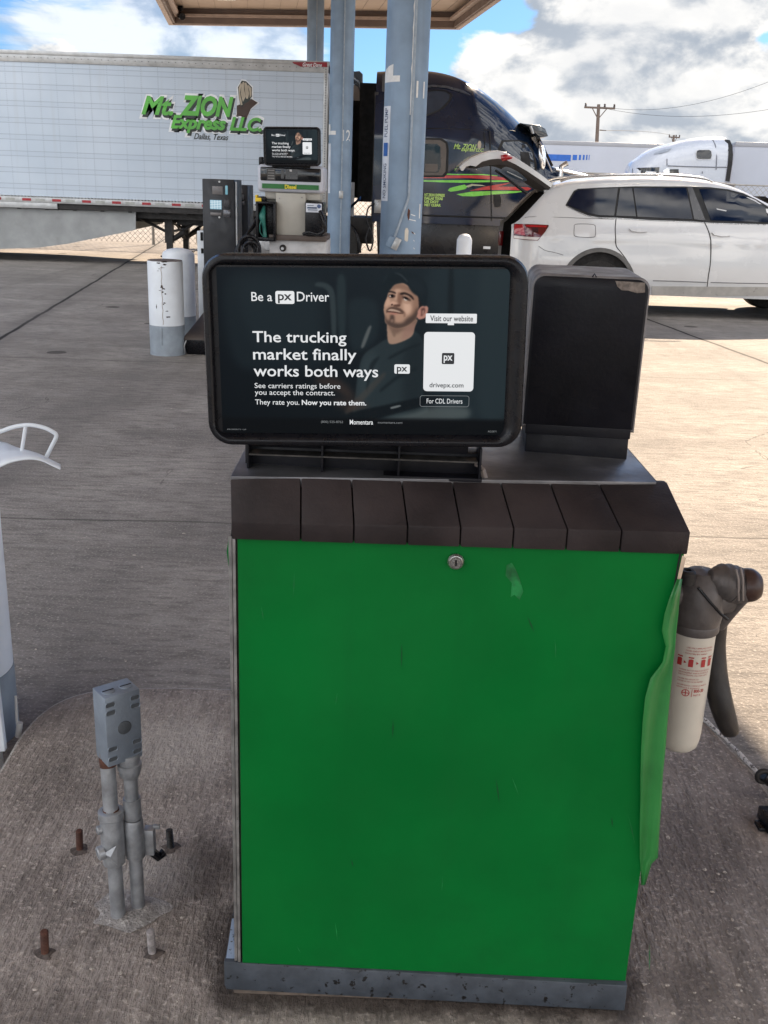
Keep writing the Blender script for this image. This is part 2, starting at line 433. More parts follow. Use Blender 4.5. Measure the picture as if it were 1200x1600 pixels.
# ------------------------------------------------------------------ the advertising picture (painted by code)
def paint_ad():
    k = 2; x0, y0, x1, y1 = 337, 415, 803, 680
    W_, H_ = (x1-x0)*k, (y1-y0)*k
    yy, xx = np.mgrid[0:H_, 0:W_]; X = x0+(xx+.5)/k; Y = y0+(yy+.5)/k
    img = np.zeros((H_, W_, 3))
    def blur(a, s):
        s *= k
        if s < .3: return a
        r = int(3*s)+1; kk = np.exp(-.5*(np.arange(-r, r+1)/s)**2); kk /= kk.sum()
        a = np.pad(a, r, mode='edge')
        a = np.apply_along_axis(lambda v: np.convolve(v, kk, 'valid'), 0, a)
        return np.apply_along_axis(lambda v: np.convolve(v, kk, 'valid'), 1, a)
    def mask(pts, s=.5, sm=True):
        if sm: pts = [(p.x, p.y) for p in smooth_path([(a, b, 0) for a, b in pts], 5, True)]
        m = np.zeros((H_, W_), bool); n = len(pts); j = n-1
        for i in range(n):
            xi, yi = pts[i]; xj, yj = pts[j]
            if yi != yj:
                c = ((yi > Y) != (yj > Y)) & (X < (xj-xi)*(Y-yi)/(yj-yi)+xi); m ^= c
            j = i
        ys, xs = np.where(m)
        out = m.astype(float)
        if len(ys) == 0: return out
        p = int(s*k*3)+3
        a0, a1, b0, b1 = max(0, ys.min()-p), min(H_, ys.max()+p), max(0, xs.min()-p), min(W_, xs.max()+p)
        res = np.zeros((H_, W_)); res[a0:a1, b0:b1] = blur(out[a0:a1, b0:b1], s); return res
    def fill(pts, col, s=.5, a=1.0, sm=True, clip=None):
        nonlocal img
        m = mask(pts, s, sm)*a
        if clip is not None: m = m*clip
        img = img*(1-m[..., None])+np.array(col, float)*m[..., None]
        return m
    F = lambda pts: [(560+a/8.571, 400+b/8.571) for a, b in pts]
    Z = lambda pts: [(310+a*.4333, 380+b*.4333) for a, b in pts]
    gx = (X-x0)/(x1-x0); gy = (Y-y0)/(y1-y0)
    base = np.stack([11+14*gx, 18+16*gx, 24+15*gx], -1)*(1.05-.35*gy)[..., None]
    img = base
    fill([(355, 430), (470, 425), (505, 440), (512, 520), (500, 570), (420, 575), (360, 560)], (22, 31, 36), 6, .8)
    fill([(375, 440), (470, 436), (492, 450), (496, 520), (480, 545), (400, 540)], (28, 38, 43), 7, .6)
    fill(Z([(430, 132), (470, 140), (492, 180), (495, 320), (480, 320), (472, 190), (455, 155), (420, 145)]), (50, 60, 63), 1.2, .8)
    fill(Z([(500, 125), (530, 125), (528, 320), (505, 320)]), (34, 45, 49), 2, .9)
    fill(Z([(545, 200), (620, 190), (650, 230), (640, 340), (560, 380), (540, 300)]), (27, 37, 42), 4, .9)
    fill(Z([(612, 295), (625, 292), (600, 360), (587, 362)]), (92, 96, 96), 1.0, .8)
    fill(Z([(840, 85), (1140, 85), (1140, 600), (1000, 640), (870, 600), (850, 300)]), (30, 41, 46), 8, .8)
    fill(Z([(905, 85), (920, 85), (925, 260), (905, 260)]), (17, 24, 28), 2, .8)
    fill(Z([(1020, 85), (1138, 90), (1138, 600), (1030, 600)]), (40, 51, 55), 6, .45)
    # shirt
    sh = fill(Z([(684, 335), (640, 360), (598, 392), (578, 450), (566, 540), (560, 620), (640, 640), (830, 610), (818, 540), (822, 380), (812, 335), (785, 306), (760, 318), (725, 350)]), (36, 46, 50), 1.2, 1)
    fill(Z([(600, 400), (640, 380), (640, 470), (600, 560), (575, 560), (580, 460)]), (47, 58, 62), 5, .7, clip=sh)
    fill(Z([(760, 340), (820, 340), (820, 600), (760, 600), (740, 480)]), (24, 32, 36), 6, .75, clip=sh)
    for q in ([(690, 400), (740, 372), (800, 350), (802, 356), (745, 382), (695, 408)], [(660, 520), (720, 470), (790, 440), (790, 448), (725, 482), (664, 530)], [(620, 430), (650, 400), (655, 404), (630, 450), (612, 520), (606, 520)]):
        fill(Z(q), (20, 28, 32), 1.4, .8, clip=sh)
    fill(Z([(655, 470), (672, 478), (560, 600), (530, 600)]), (64, 60, 56), 1.6, .55)
    fill(Z([(420, 480), (500, 482), (560, 540), (545, 560), (480, 520), (420, 500)]), (62, 48, 42), 5, .7)
    fill(Z([(470, 560), (560, 560), (620, 590), (560, 610), (520, 600)]), (66, 50, 43), 5, .5)
    # steering wheel and pale knee
    fill(Z([(676, 636), (760, 615), (860, 585), (985, 588), (980, 632), (820, 640)]), (82, 90, 90), 4, .75)
    fill(Z([(520, 640), (560, 608), (680, 580), (800, 552), (880, 540), (886, 556), (810, 586), (700, 618), (600, 650), (520, 660)]), (13, 19, 23), 1.5, 1)
    fill(Z([(700, 588), (732, 580), (734, 586), (702, 595)]), (120, 125, 125), .6, .8)
    # neck
    nk = fill(F([(395, 870), (395, 1000), (402, 1080), (430, 1135), (520, 1132), (650, 1080), (740, 1015), (770, 900), (800, 800), (640, 860), (480, 880)]), (150, 122, 105), .8, 1)
    fill(F([(400, 860), (520, 900), (650, 900), (800, 780), (760, 960), (690, 960), (600, 960), (520, 1000), (450, 960)]), (98, 76, 66), 2.2, .75, clip=nk)
    fill(F([(640, 900), (780, 860), (740, 1010), (600, 1080)]), (140, 108, 96), 2.5, .8, clip=nk)
    fill(F([(455, 950), (510, 980), (500, 1040), (470, 1020)]), (110, 88, 76), 1.0, .7, clip=nk)
    # head
    fc = fill(F([(410, 420), (398, 470), (385, 520), (352, 600), (345, 690), (358, 760), (365, 840), (400, 880), (460, 915), (530, 930), (640, 905), (730, 850), (800, 770), (822, 640), (825, 520), (770, 440), (690, 370), (600, 320), (500, 330), (440, 380)]), (160, 127, 108), .7, 1)
    fill(F([(700, 400), (830, 470), (830, 700), (760, 850), (700, 860), (720, 700), (740, 560)]), (128, 96, 80), 3.0, .7, clip=fc)
    fill(F([(420, 380), (560, 320), (700, 380), (780, 470), (700, 440), (580, 400), (480, 410)]), (120, 90, 76), 2.0, .75, clip=fc)
    fill(F([(620, 560), (700, 590), (720, 680), (660, 740), (610, 660)]), (205, 168, 146), 2.2, .8, clip=fc)
    fill(F([(390, 520), (430, 545), (430, 600), (380, 640), (362, 620)]), (196, 158, 136), 1.4, .8, clip=fc)
    fill(F([(500, 400), (570, 410), (560, 470), (520, 540), (495, 540), (500, 460)]), (192, 156, 134), 1.6, .75, clip=fc)
    fill(F([(540, 440), (600, 470), (590, 560), (560, 620), (530, 560), (530, 490)]), (112, 80, 66), 1.4, .8, clip=fc)
    fill(F([(430, 590), (470, 560), (530, 590), (560, 620), (500, 630), (440, 622)]), (202, 160, 138), .9, .75, clip=fc)
    fill(F([(440, 606), (462, 596), (470, 612), (450, 622)]), (46, 30, 26), .5, .9)
    fill(F([(475, 610), (560, 600), (560, 632), (500, 636), (478, 628)]), (70, 46, 38), .8, .85)
    # beard
    fill(F([(350, 740), (368, 850), (430, 905), (530, 935), (650, 905), (740, 845), (812, 760), (822, 640), (790, 660), (740, 740), (660, 790), (600, 850), (500, 850), (430, 830), (390, 790)]), (58, 46, 42), 2.2, .85, clip=fc)
    fill(F([(420, 770), (460, 735), (500, 770), (480, 850), (430, 850)]), (62, 48, 43), 1.6, .85, clip=fc)
    fill(F([(500, 700), (600, 730), (600, 800), (540, 840), (500, 800)]), (168, 132, 112), 1.8, .75, clip=fc)
    fill(F([(385, 760), (420, 740), (430, 790), (395, 810)]), (160, 124, 104), 1.4, .6, clip=fc)
    fill(F([(436, 810), (470, 800), (480, 830), (450, 850)]), (140, 112, 98), .9, .7, clip=fc)
    fill(F([(378, 690), (400, 660), (450, 636), (520, 640), (580, 664), (622, 706), (610, 728), (560, 700), (490, 672), (430, 668), (400, 700), (384, 720)]), (66, 48, 41), .9, .8, clip=fc)
    fill(F([(400, 684), (440, 668), (510, 678), (570, 700), (550, 710), (480, 694), (420, 696)]), (176, 152, 136), .5, .85)
    fill(F([(388, 698), (440, 696), (520, 706), (600, 722), (600, 730), (520, 722), (440, 712), (392, 708)]), (58, 34, 30), .6, .95)
    fill(F([(400, 716), (470, 716), (540, 728), (500, 740), (430, 734)]), (168, 112, 98), .8, .8)
    fill(F([(610, 690), (640, 720), (630, 770), (615, 760), (622, 720)]), (110, 80, 68), 1.0, .7)
    # eyes and brows
    fill(F([(402, 425), (450, 425), (505, 445), (500, 462), (450, 448), (406, 446)]), (36, 26, 24), .7, .95)
    fill(F([(565, 455), (620, 440), (680, 460), (730, 492), (755, 540), (735, 535), (690, 496), (640, 474), (575, 474)]), (34, 25, 23), .8, .95)
    fill(F([(408, 478), (450, 470), (498, 482), (490, 512), (440, 516), (412, 500)]), (60, 44, 40), .8, .9)
    fill(F([(418, 490), (438, 484), (440, 504), (424, 504)]), (196, 186, 178), .35, .9)
    fill(F([(440, 476), (470, 474), (474, 504), (446, 506)]), (16, 12, 12), .4, 1)
    fill(F([(590, 496), (640, 498), (700, 530), (712, 556), (660, 550), (610, 530)]), (62, 45, 40), .9, .9)
    fill(F([(612, 526), (640, 528), (668, 546), (640, 552), (620, 542)]), (200, 190, 182), .4, .85)
    fill(F([(622, 502), (664, 514), (672, 538), (636, 532)]), (16, 12, 12), .45, 1)
    fill(F([(600, 566), (660, 576), (700, 574), (690, 590), (640, 592)]), (146, 112, 96), 1.0, .7)
    # hair, cap, ear
    fill(F([(812, 480), (860, 560), (890, 650), (840, 700), (806, 740), (822, 640)]), (26, 24, 26), 1.0, 1)
    er = fill(F([(812, 680), (850, 632), (905, 616), (945, 640), (940, 710), (912, 775), (868, 795), (826, 800), (798, 770), (806, 720)]), (172, 124, 110), .7, 1)
    fill(F([(850, 660), (900, 645), (905, 700), (880, 740), (850, 760), (855, 700)]), (78, 50, 46), 1.0, .85, clip=er)
    fill(F([(870, 690), (892, 680), (885, 730), (872, 735)]), (170, 130, 116), .6, .8, clip=er)
    fill(F([(326, 440), (318, 350), (345, 260), (410, 200), (520, 178), (640, 170), (780, 205), (880, 280), (930, 380), (935, 500), (915, 620), (860, 600), (815, 505), (745, 455), (690, 390), (650, 310), (560, 322), (480, 345), (420, 420), (380, 470)]), (19, 28, 33), 1.0, 1)
    fill(F([(340, 420), (345, 300), (430, 230), (520, 210), (600, 250), (630, 295), (540, 310), (470, 345), (410, 420)]), (17, 26, 31), 1.6, .9)
    fill(F([(498, 186), (560, 198), (610, 235), (668, 300), (656, 306), (600, 250), (550, 214), (500, 196)]), (58, 64, 68), .8, .6)
    fill(F([(335, 290), (380, 220), (386, 226), (345, 300)]), (44, 54, 60), 1.0, .5)
    fill(F([(700, 260), (820, 280), (900, 380), (880, 470), (780, 420), (700, 360)]), (24, 33, 39), 3, .7)
    # dark footer band
    img *= (1-.92*np.clip((Y-651)/7, 0, 1))[..., None]
    img += np.array((5, 6, 8))*np.clip((Y-651)/7, 0, 1)[..., None]
    rs = np.random.RandomState(3); img += rs.normal(0, .8, img.shape)
    img = np.clip(img, 0, 255)
    img = img.reshape(H_//k, k, W_//k, k, 3).mean((1, 3))/255
    lin = np.where(img <= .04045, img/12.92, ((img+.055)/1.055)**2.4)
    return lin
AD = paint_ad()
mA, nta, ba = newmat('advert_display')
va = nta.nodes.new('ShaderNodeVertexColor'); va.layer_name = 'art'
ba.inputs['Base Color'].default_value = (.004, .005, .006, 1); ba.inputs['Roughness'].default_value = .22; ba.inputs['Specular IOR Level'].default_value = .06
nta.links.new(va.outputs[0], ba.inputs['Emission Color']); ba.inputs['Emission Strength'].default_value = 1.0/EXPO
AD_W = emit('advert_white', (226, 228, 230)); AD_D = emit('advert_dark', (26, 32, 36)); AD_G = emit('advert_grey', (120, 124, 126))
BLK = mat('black_plastic', (.006, .006, .008), .30, var=.2, vs=40, bump=0, spec=.3)
BLKM = mat('black_paint', (.006, .006, .009), .45, var=.3, vs=9, spec=.25, bump=.2, bs=120)

def ad_screen(root, lm, simple=False, k=1):
    """parts of a framed screen; local x right, y away, z up; 1 unit = 1 m at the near screen's size"""
    def ring(w_, h_, r_, y_, cx=0, cz=0): return [lm(Vector((cx+p[0], y_, cz+p[1]))) for p in rrect(w_, h_, r_, 8)]
    B = M()
    B.rings([ring(.46, .265, .02, .075), ring(.502, .296, .032, .062, .0045), ring(.512, .305, .037, .05, .0045), ring(.513, .306, .038, .012, .0045), ring(.507, .300, .036, .002, .0045),
             ring(.496, .290, .032, 0, .004), ring(.484, .282, .028, .001, .001), ring(.474, .275, .02, .006, -.001), ring(.468, .268, .012, .014, -.003, .001)], True, True)
    B.out('frame', BLK, root, ang=50)
    st = k; sub = AD[::st, ::st]; h_, w_ = sub.shape[:2]
    D = M(); x0, z0, x1, z1 = (337-566)*.001, (547-415)*.001, (803-566)*.001, (547-680)*.001
    verts = [lm(Vector((x0+(x1-x0)*i/w_, .0125, z0+(z1-z0)*j/h_)))-Vector(root['_o']) for j in range(h_+1) for i in range(w_+1)]
    faces = [(j*(w_+1)+i, (j+1)*(w_+1)+i, (j+1)*(w_+1)+i+1, j*(w_+1)+i+1) for j in range(h_) for i in range(w_)]
    me = bpy.data.meshes.new('display'); me.from_pydata([tuple(v) for v in verts], [], faces)
    ca = me.color_attributes.new('art', 'FLOAT_COLOR', 'CORNER')
    col = np.ones((h_*w_, 4, 4), np.float32); col[:, :, :3] = sub.reshape(-1, 1, 3); ca.data.foreach_set('color', col.ravel())
    me.materials.append(mA); dsp = bpy.data.objects.new('display', me); C.objects.link(dsp); dsp.parent = root; dsp['_o'] = tuple(root['_o'])
    def T(body, px0, px1, py0, py1, bold=.0, m=AD_W, y=.0112):
        textobj('lettering', body, ((px0-566)*.001, (px1-566)*.001, (547-py1)*.001, (547-py0)*.001), y, m, dsp, bold=bold, rotm=lm)
    def R_(px0, px1, py0, py1, r, m, name='panel', y=.0118, hollow=0):
        cx, cz = ((px0+px1)/2-566)*.001, (547-(py0+py1)/2)*.001; ww, hh = (px1-px0)*.001, (py1-py0)*.001
        B = M(); a = [lm(Vector((cx+p[0], y, cz+p[1]))) for p in rrect(ww, hh, r*.001, 5)]
        if hollow:
            b_ = [lm(Vector((cx+p[0], y, cz+p[1]))) for p in rrect(ww-2*hollow, hh-2*hollow, max(.0002, r*.001-hollow), 5)]
            n = len(a); B.add(a+b_, [(i, (i+1) % n, n+(i+1) % n, n+i) for i in range(n)])
        else: B.add(a, [list(range(len(a)))])
        return B.out(name, m, dsp, smooth=False, fixn=False)
    T('Be a', 391, 424, 453, 467, .004)
    T('Driver', 463, 514, 452, 467, .006)
    R_(429, 459, 451, 471, 3, AD_W, 'logo_panel'); T('px', 433, 455, 456, 470, .02, AD_D)
    T('The trucking', 391, 541, 514, 537, .010)
    T('market finally', 391, 557, 541, 565, .010)
    T('works both ways', 391, 592, 568, 592, .010)
    T('See carriers ratings before', 392, 531, 597, 608, .002)
    T('you accept the contract.', 392, 522, 608, 619, .002)
    T('They rate you.', 392, 464, 624, 635, .004)
    T('Now you rate them.', 468, 573, 624, 635, .022)
    R_(667, 748, 484, 499, 1.5, AD_W); T('Visit our website', 674, 742, 487, 496, .014, AD_D, .0108)
    R_(702, 712, 499, 502, .5, AD_W)
    R_(665, 746, 513, 608, 6, AD_W, 'card_panel')
    R_(694, 714, 546, 564, 2, AD_D, y=.0113); T('px', 697, 711, 550, 562, .02, AD_W, .0106)
    T('drivepx.com', 675, 730, 594, 604, .012, AD_D, .0108)
    if not simple:
        R_(660, 740, 615, 633.5, 4, AD_G, 'outline', hollow=.0007); T('For CDL Drivers', 671, 729, 620, 628, .002, AD_W)
        R_(618, 643, 565, 580, 2.5, AD_W, 'logo_panel'); T('px', 622, 639, 569, 580, .02, AD_D)
        T('(800) 525-8762', 499, 535, 658, 663, .0, AD_G); T('Momentara', 546, 584, 656, 664, .01, AD_W)
        T('momentara.com', 592, 632, 659, 662, 0, AD_G)
        T('PROPERTY OF', 345, 376, 673, 675, 0, AD_G); T('AD2871', 772, 786, 672, 675, 0, AD_G)
    return dsp

# near screen, bolted by a bracket to the dispenser's top
scr = thing('advertising_screen', 'large black framed advertising screen showing a smiling driver, in front of the black metal box', 'screen', (-.04, 1.64, 1.18))
rot = Matrix.Rotation(math.radians(1.6), 4, 'Y').inverted() @ Matrix.Rotation(math.radians(-1.5), 4, 'X')
cs = Vector((-.0445, 1.588, 1.3915))
lmn = lambda v: cs+(rot.to_3x3() @ v)
ad_screen(scr, lmn)
B = M()
B.box(-.243, .165, 1.665, 1.70, 1.172, 1.215).box(-.243, .165, 1.635, 1.70, 1.171, 1.178)
for x in (-.236, -.11, .02, .158): B.box(x, x+.004, 1.632, 1.70, 1.178, 1.232)
B.box(-.22, .14, 1.655, 1.70, 1.215, 1.30)
B.out('bracket', BLKM, scr, bevel=.0015)
B = M(); B.box(-.232, .155, 1.632, 1.665, 1.206, 1.2085); B.out('bracket_lip', mat('worn_edge', (.05, .045, .04), .5, vs=50, var=.4), scr)

# ------------------------------------------------------------------ the near dispenser
GREEN = mat('green_enamel', (.001, .143, .024), .45, var=.12, vs=2.6, spec=.15, dirt=.5, dirtcol=(.004, .08, .018), streak=.15, bump=.12, bs=30)
STEEL = mat('weathered_steel', (.20, .20, .21), .42, .8, var=.3, vs=8, bump=.25, bs=90, dirt=.5, dirtcol=(.07, .065, .06))
TRIM = mat('trim_metal', (.12, .11, .105), .5, .5, vs=20, var=.3, streak=.4)
SKIRT = mat('slate_paint', (.055, .064, .078), .5, vs=20, var=.25, chips=.45, chipcol=(.008, .007, .007), bump=.4, bs=60)
HOODM = mat('brown_hood', (.028, .021, .021), .6, var=.35, vs=7, bump=.5, bs=150, dirt=.5, dirtcol=(.055, .043, .04), spec=.22)
ft = thing('fuel_dispenser', 'waist high green dispenser cabinet with brown hood, standing on the near concrete island', 'dispenser', (.125, 1.8, .13))
# body with sides and back
B = M()
B.hexa([(-.256, 1.582, .165), (.503, 1.574, .165), (.503, 2.04, .165), (-.256, 2.04, .165)], [(-.256, 1.578, 1.10), (.503, 1.572, 1.10), (.503, 2.04, 1.10), (-.256, 2.04, 1.10)])
B.out('cabinet_body', TRIM, ft, bevel=.002)
B = M()
B.box(-.2585, -.253, 1.569, 1.578, .205, 1.082).box(-.2515, -.2465, 1.566, 1.578, .205, 1.082)
B.out('edge_trim', mat('bright_trim', (.36, .35, .34), .35, .7, vs=30, var=.3, dirt=.5), ft)
# door panel with a slightly bowed sheet face
B = M(); nx, nz = 22, 26; x0, x1 = -.2425, .5025
vs = []
for j in range(nz+1):
    for i in range(nx+1):
        u, t = i/nx, j/nz
        zl = .2045-.0105*u; zh = 1.086
        z = zl+(zh-zl)*t
        y = 1.5655-.004*math.sin(PI*u)*math.sin(PI*t)+.0012*math.sin(9*u+3*t)*math.sin(PI*t)
        vs.append((x0+(x1-x0)*u, y, z))
B.add(vs, [(j*(nx+1)+i, j*(nx+1)+i+1, (j+1)*(nx+1)+i+1, (j+1)*(nx+1)+i) for j in range(nz) for i in range(nx)])
rim = [i for i in range(nx+1)]+[(j+1)*(nx+1)-1 for j in range(1, nz+1)]+[nz*(nx+1)+i for i in range(nx-1, -1, -1)]+[j*(nx+1) for j in range(nz-1, 0, -1)]
kk = len(B.v); B.v += [Vector((vs[i][0], 1.579, vs[i][2])) for i in rim]
for q in range(len(rim)): B.f.append([rim[q], rim[(q+1) % len(rim)], kk+(q+1) % len(rim), kk+q])
door = B.out('door', GREEN, ft, ang=40)
SCUFF = mat('door_scuff', (.004, .165, .036), .5, vs=40, var=.5)
def dpatch(pts, m_, y_, nm):
    v2, f2, _ = tri2d([(Q(a, b, y_).x, Q(a, b, y_).z) for a, b in pts], .02); B = M()
    for p in v2:
        u = (p.x+.2425)/.745; t = (p.y-.2)/.886; B.v.append(Vector((p.x, 1.5655-.004*math.sin(PI*u)*math.sin(PI*t)+.0012*math.sin(9*u+3*t)*math.sin(PI*t)-.0006, p.y)))
    B.f = f2; B.out(nm, m_, door, fixn=False)
random.seed(31)
for pts in ([(792, 884), (800, 880), (806, 890), (812, 905), (818, 925), (812, 938), (804, 930), (798, 934), (800, 912), (790, 900)],):
    dpatch(pts, SCUFF, 1.562, 'scuff_mark')
for _ in range(16):
    a, b = random.uniform(400, 1040), random.uniform(880, 1490); L_ = random.uniform(8, 46); an = random.gauss(1.5, .35)
    dx_, dy_ = L_*math.cos(an), L_*math.sin(an); dpatch([(a, b), (a+dx_*.5+1.2, b+dy_*.5), (a+dx_, b+dy_), (a+dx_*.5-.2, b+dy_*.5+1)], SCUFF if random.random() < .6 else mat('door_scratch', (.001, .045, .012), .5), 1.562, 'scratch')
lk = Q(712, 877, 1.562)
B = M(); B.lathe([(.0, 0), (.0135, 0), (.0138, .004), (.0115, .0075), (.0105, .0078), (.0100, .0062), (.0085, .0062), (.0078, .0085), (.0, .009)], 28, caps=False)
B.xf(Matrix.Translation((lk.x, 1.5630, lk.z)) @ Matrix.Rotation(PI/2, 4, 'X')); lo = B.out('lock', mat('lock_chrome', (.42, .41, .39), .28, .9, vs=200, var=.2), door, ang=25)
B = M(); B.box(lk.x-.0016, lk.x+.0016, 1.5533, 1.5545, lk.z-.0052, lk.z+.0052); B.out('keyhole', mat('void_black', (.003, .003, .003), .8), door)
# skirt
B = M()
B.hexa([(-.276, 1.562, .140), (.5045, 1.550, .135), (.5045, 2.05, .135), (-.276, 2.05, .14)], [(-.276, 1.566, .2035), (.5045, 1.554, .193), (.5045, 2.05, .193), (-.276, 2.05, .2035)])
B.out('base_skirt', SKIRT, ft, bevel=.003)
B = M(); B.box(-.2785, -.2555, 1.5655, 1.60, .145, .2045); B.out('corner_plate', SKIRT, ft, bevel=.0015)
B = M(); B.box(-.262, .495, 1.565, 2.03, .122, .141); B.out('grout_bed', mat('grout', (.13, .10, .08), .9, vs=30, var=.3, bump=1, bs=80), ft, bevel=.006)
B = M(); B.prism([(-.2765, .2), (-.2585, .2), (-.2595, .30), (-.2625, .306)], 1.575, 1.70, 'y'); B.out('gusset', mat('blue_grey_paint', (.20, .25, .34), .5, vs=30, chips=.6), ft)
# hood: eight panels, leaning further back towards the right end
seam_b = [362, 470, 553, 637, 720, 803, 887, 972, 1079]; seam_t = [360, 470, 549, 627, 706, 781, 858, 934, 1043]
nb_ = len(seam_b)
for i in range(8):
    B = M(); gap = .0011
    def col(j, side):
        s_ = j/8; Yb = 1.553+.007*s_
        xb = Q(seam_b[j], 830, Yb).x; 
        tY = 1.58+.121*s_; tz = 1.181-.016*s_
        xt = Q(seam_t[j], 751, tY).x
        g_ = gap*side
        zk = 1.082+.0*s_; zm = 1.112+.010*s_
        return [(xb+g_, Yb, zk), (xb+g_, Yb-.001, zm), (xt+g_, tY, tz), (xt+g_, tY+.02, tz-.002), (xb+g_, 1.75, zk)]
    a = col(i, 1 if i else 0); b = col(i+1, -1 if i < 7 else 0)
    B.add(a+b, [(0, 5, 6, 1), (1, 6, 7, 2), (2, 7, 8, 3), (3, 8, 9, 4), (4, 9, 5, 0), (0, 1, 2, 3, 4), (9, 8, 7, 6, 5)])
    B.out('hood_panel', HOODM, ft, bevel=.0022)
B = M(); a = [(-.253, 1.562, 1.084), (-.25, 1.56, 1.11), (-.25, 1.592, 1.174), (-.25, 1.75, 1.174), (-.25, 1.75, 1.084)]
b = [(.507, 1.568, 1.084), (.507, 1.568, 1.115), (.487, 1.706, 1.158), (.487, 1.75, 1.158), (.487, 1.75, 1.084)]
B.add(a+b, [(0, 5, 6, 1), (1, 6, 7, 2), (2, 7, 8, 3), (3, 8, 9, 4), (4, 9, 5, 0), (0, 1, 2, 3, 4), (9, 8, 7, 6, 5)]); B.out('hood_core', mat('void_black', (.003, .003, .003), .8), ft)
B = M()
B.hexa([(-.255, 1.580, 1.165), (.478, 1.694, 1.150), (.478, 2.05, 1.150), (-.262, 2.05, 1.165)], [(-.255, 1.578, 1.1835), (.478, 1.6925, 1.1675), (.478, 2.05, 1.1675), (-.262, 2.05, 1.1795)])
B.out('top_plate', STEEL, ft, bevel=.0012)
B = M(); B.box(-.262, .500, 1.76, 2.048, 1.02, 1.149); B.out('rear_housing', TRIM, ft, bevel=.003)
B = M(); B.tube([(.155, 1.69, 1.165), (.158, 1.665, 1.20), (.166, 1.655, 1.188), (.172, 1.66, 1.172)], .006, 8); B.out('cable_clip', mat('grey_tape', (.24, .2, .18), .6), ft)
# green sliver on left flank
B = M(); B.add([(-.262, 1.59, 1.068), (-.2575, 1.585, 1.03), (-.262, 1.588, 1.02), (-.2655, 1.592, 1.045)], [(0, 1, 2, 3)]); B.out('film_scrap', GREEN, ft)
# peeled vinyl film hanging on the right edge
FILM = mat('peeled_film', (.03, .20, .045), .38, var=.15, vs=9, spec=.5, bump=.2, bs=25)
rows = [(905, 1058, 1066), (935, 1046, 1062), (960, 1038, 1060), (985, 1034, 1057), (1010, 1040, 1055), (1035, 1035, 1052), (1060, 1016, 1050), (1090, 1008, 1047), (1130, 1004, 1043), (1170, 1002, 1040), (1210, 1001, 1036), (1250, 1001, 1034), (1290, 1000, 1031), (1322, 1000, 1029), (1340, 1000, 1028), (1350, 1001, 1018), (1383, 1002, 1008)]
B = M(); nn = 8
for r_, (py, a_, b_) in enumerate(rows):
    for i in range(nn+1):
        t = i/nn; wv = math.sin(t*PI*1.1+r_*.33)
        Y_ = 1.554+.004*t-.005*wv-.007*(.5+.5*math.sin(r_*.5+t*2))*t+.003*math.sin(t*9+r_*.4)
        B.v.append(Q(a_+(b_-a_)*t, py, Y_))
for r_ in range(len(rows)-1):
    for i in range(nn): B.f.append([r_*(nn+1)+i, r_*(nn+1)+i+1, (r_+1)*(nn+1)+i+1, (r_+1)*(nn+1)+i])
fo = B.out('vinyl_film', FILM, ft, ang=80, label='green film torn loose and curling off the cabinet edge')
sm = fo.modifiers.new('s', 'SOLIDIFY'); sm.thickness = .0008
B = M(); B.add([Q(1066, 868, 1.558), Q(1072, 872, 1.562), Q(1056, 936, 1.562), Q(1051, 938, 1.558)], [(0, 1, 2, 3)]); B.out('bare_edge', mat('bare_cream', (.62, .48, .36), .6, vs=40), ft)
B = M(); B.tube([Q(1064, 862, 1.556), Q(1060, 880, 1.556), Q(1056, 905, 1.556), Q(1050, 940, 1.556), Q(1045, 957, 1.555)], .0016, 6); B.out('film_edge', mat('void_black', (.003, .003, .003), .8), ft)

# fuel filter on the right side
FH = mat('cast_grey', (.105, .092, .088), .5, .2, var=.2, vs=25, bump=.5, bs=60, dirt=.4, dirtcol=(.03, .025, .022))
CAN = mat('filter_white', (.60, .55, .47), .35, var=.05, vs=12, dirt=.15, dirtcol=(.3, .25, .2))
INK = mat('red_ink', (.42, .03, .03), .5)
fx, fy = .603, 1.76
B = M(); r_ = .0420
prof = [(0, .600), (.018, .6005), (.031, .604), (.038, .612), (r_-.0012, .626), (r_, .64), (r_, .852), (r_-.001, .866)]
B.lathe(prof, 40, (fx, fy, 0), caps=False); can = B.out('canister', CAN, ft, ang=40)
# red print wrapped round the canister
def wrap(v):      # v.x = arc length from the side facing us
    a = v.x/r_; return Vector((fx+(r_+.0006)*math.sin(a), fy-(r_+.0006)*math.cos(a), v.z))
def cyl_text(body, rect, bold=0): return textobj('print', body, rect, 0, INK, can, bold=bold, rotm=wrap)
zz = .838
for ln_, (a_, b_) in zip(('- USE ONLY APPROVED FITTINGS', '- CLEAN GASKET BEFORE FITTING', '- TIGHTEN BY HAND'), ((-.022, .032), (-.024, .032), (-.026, .02))):
    cyl_text(ln_, (a_, b_, zz-.003, zz)); zz -= .006
def cyl_patch(poly):
    v2, f2, _ = tri2d(poly, .004); B = M(); B.add([wrap(Vector((p.x, 0, p.y))) for p in v2], f2); B.out('print', INK, can, fixn=False)
for x_ in (-.031, -.010, .014, .030):
    cyl_patch([(x_-.005, .815), (x_+.005, .815), (x_+.005, .8175), (x_-.005, .8175)])
    cyl_patch([(x_-.0045, .797), (x_+.0045, .797), (x_+.0045, .812), (x_+.001, .8135), (x_-.0045, .812)])
for x_ in (-.021, .002): cyl_patch([(x_-.002, .803), (x_+.003, .805), (x_-.002, .809)])
zz = .791
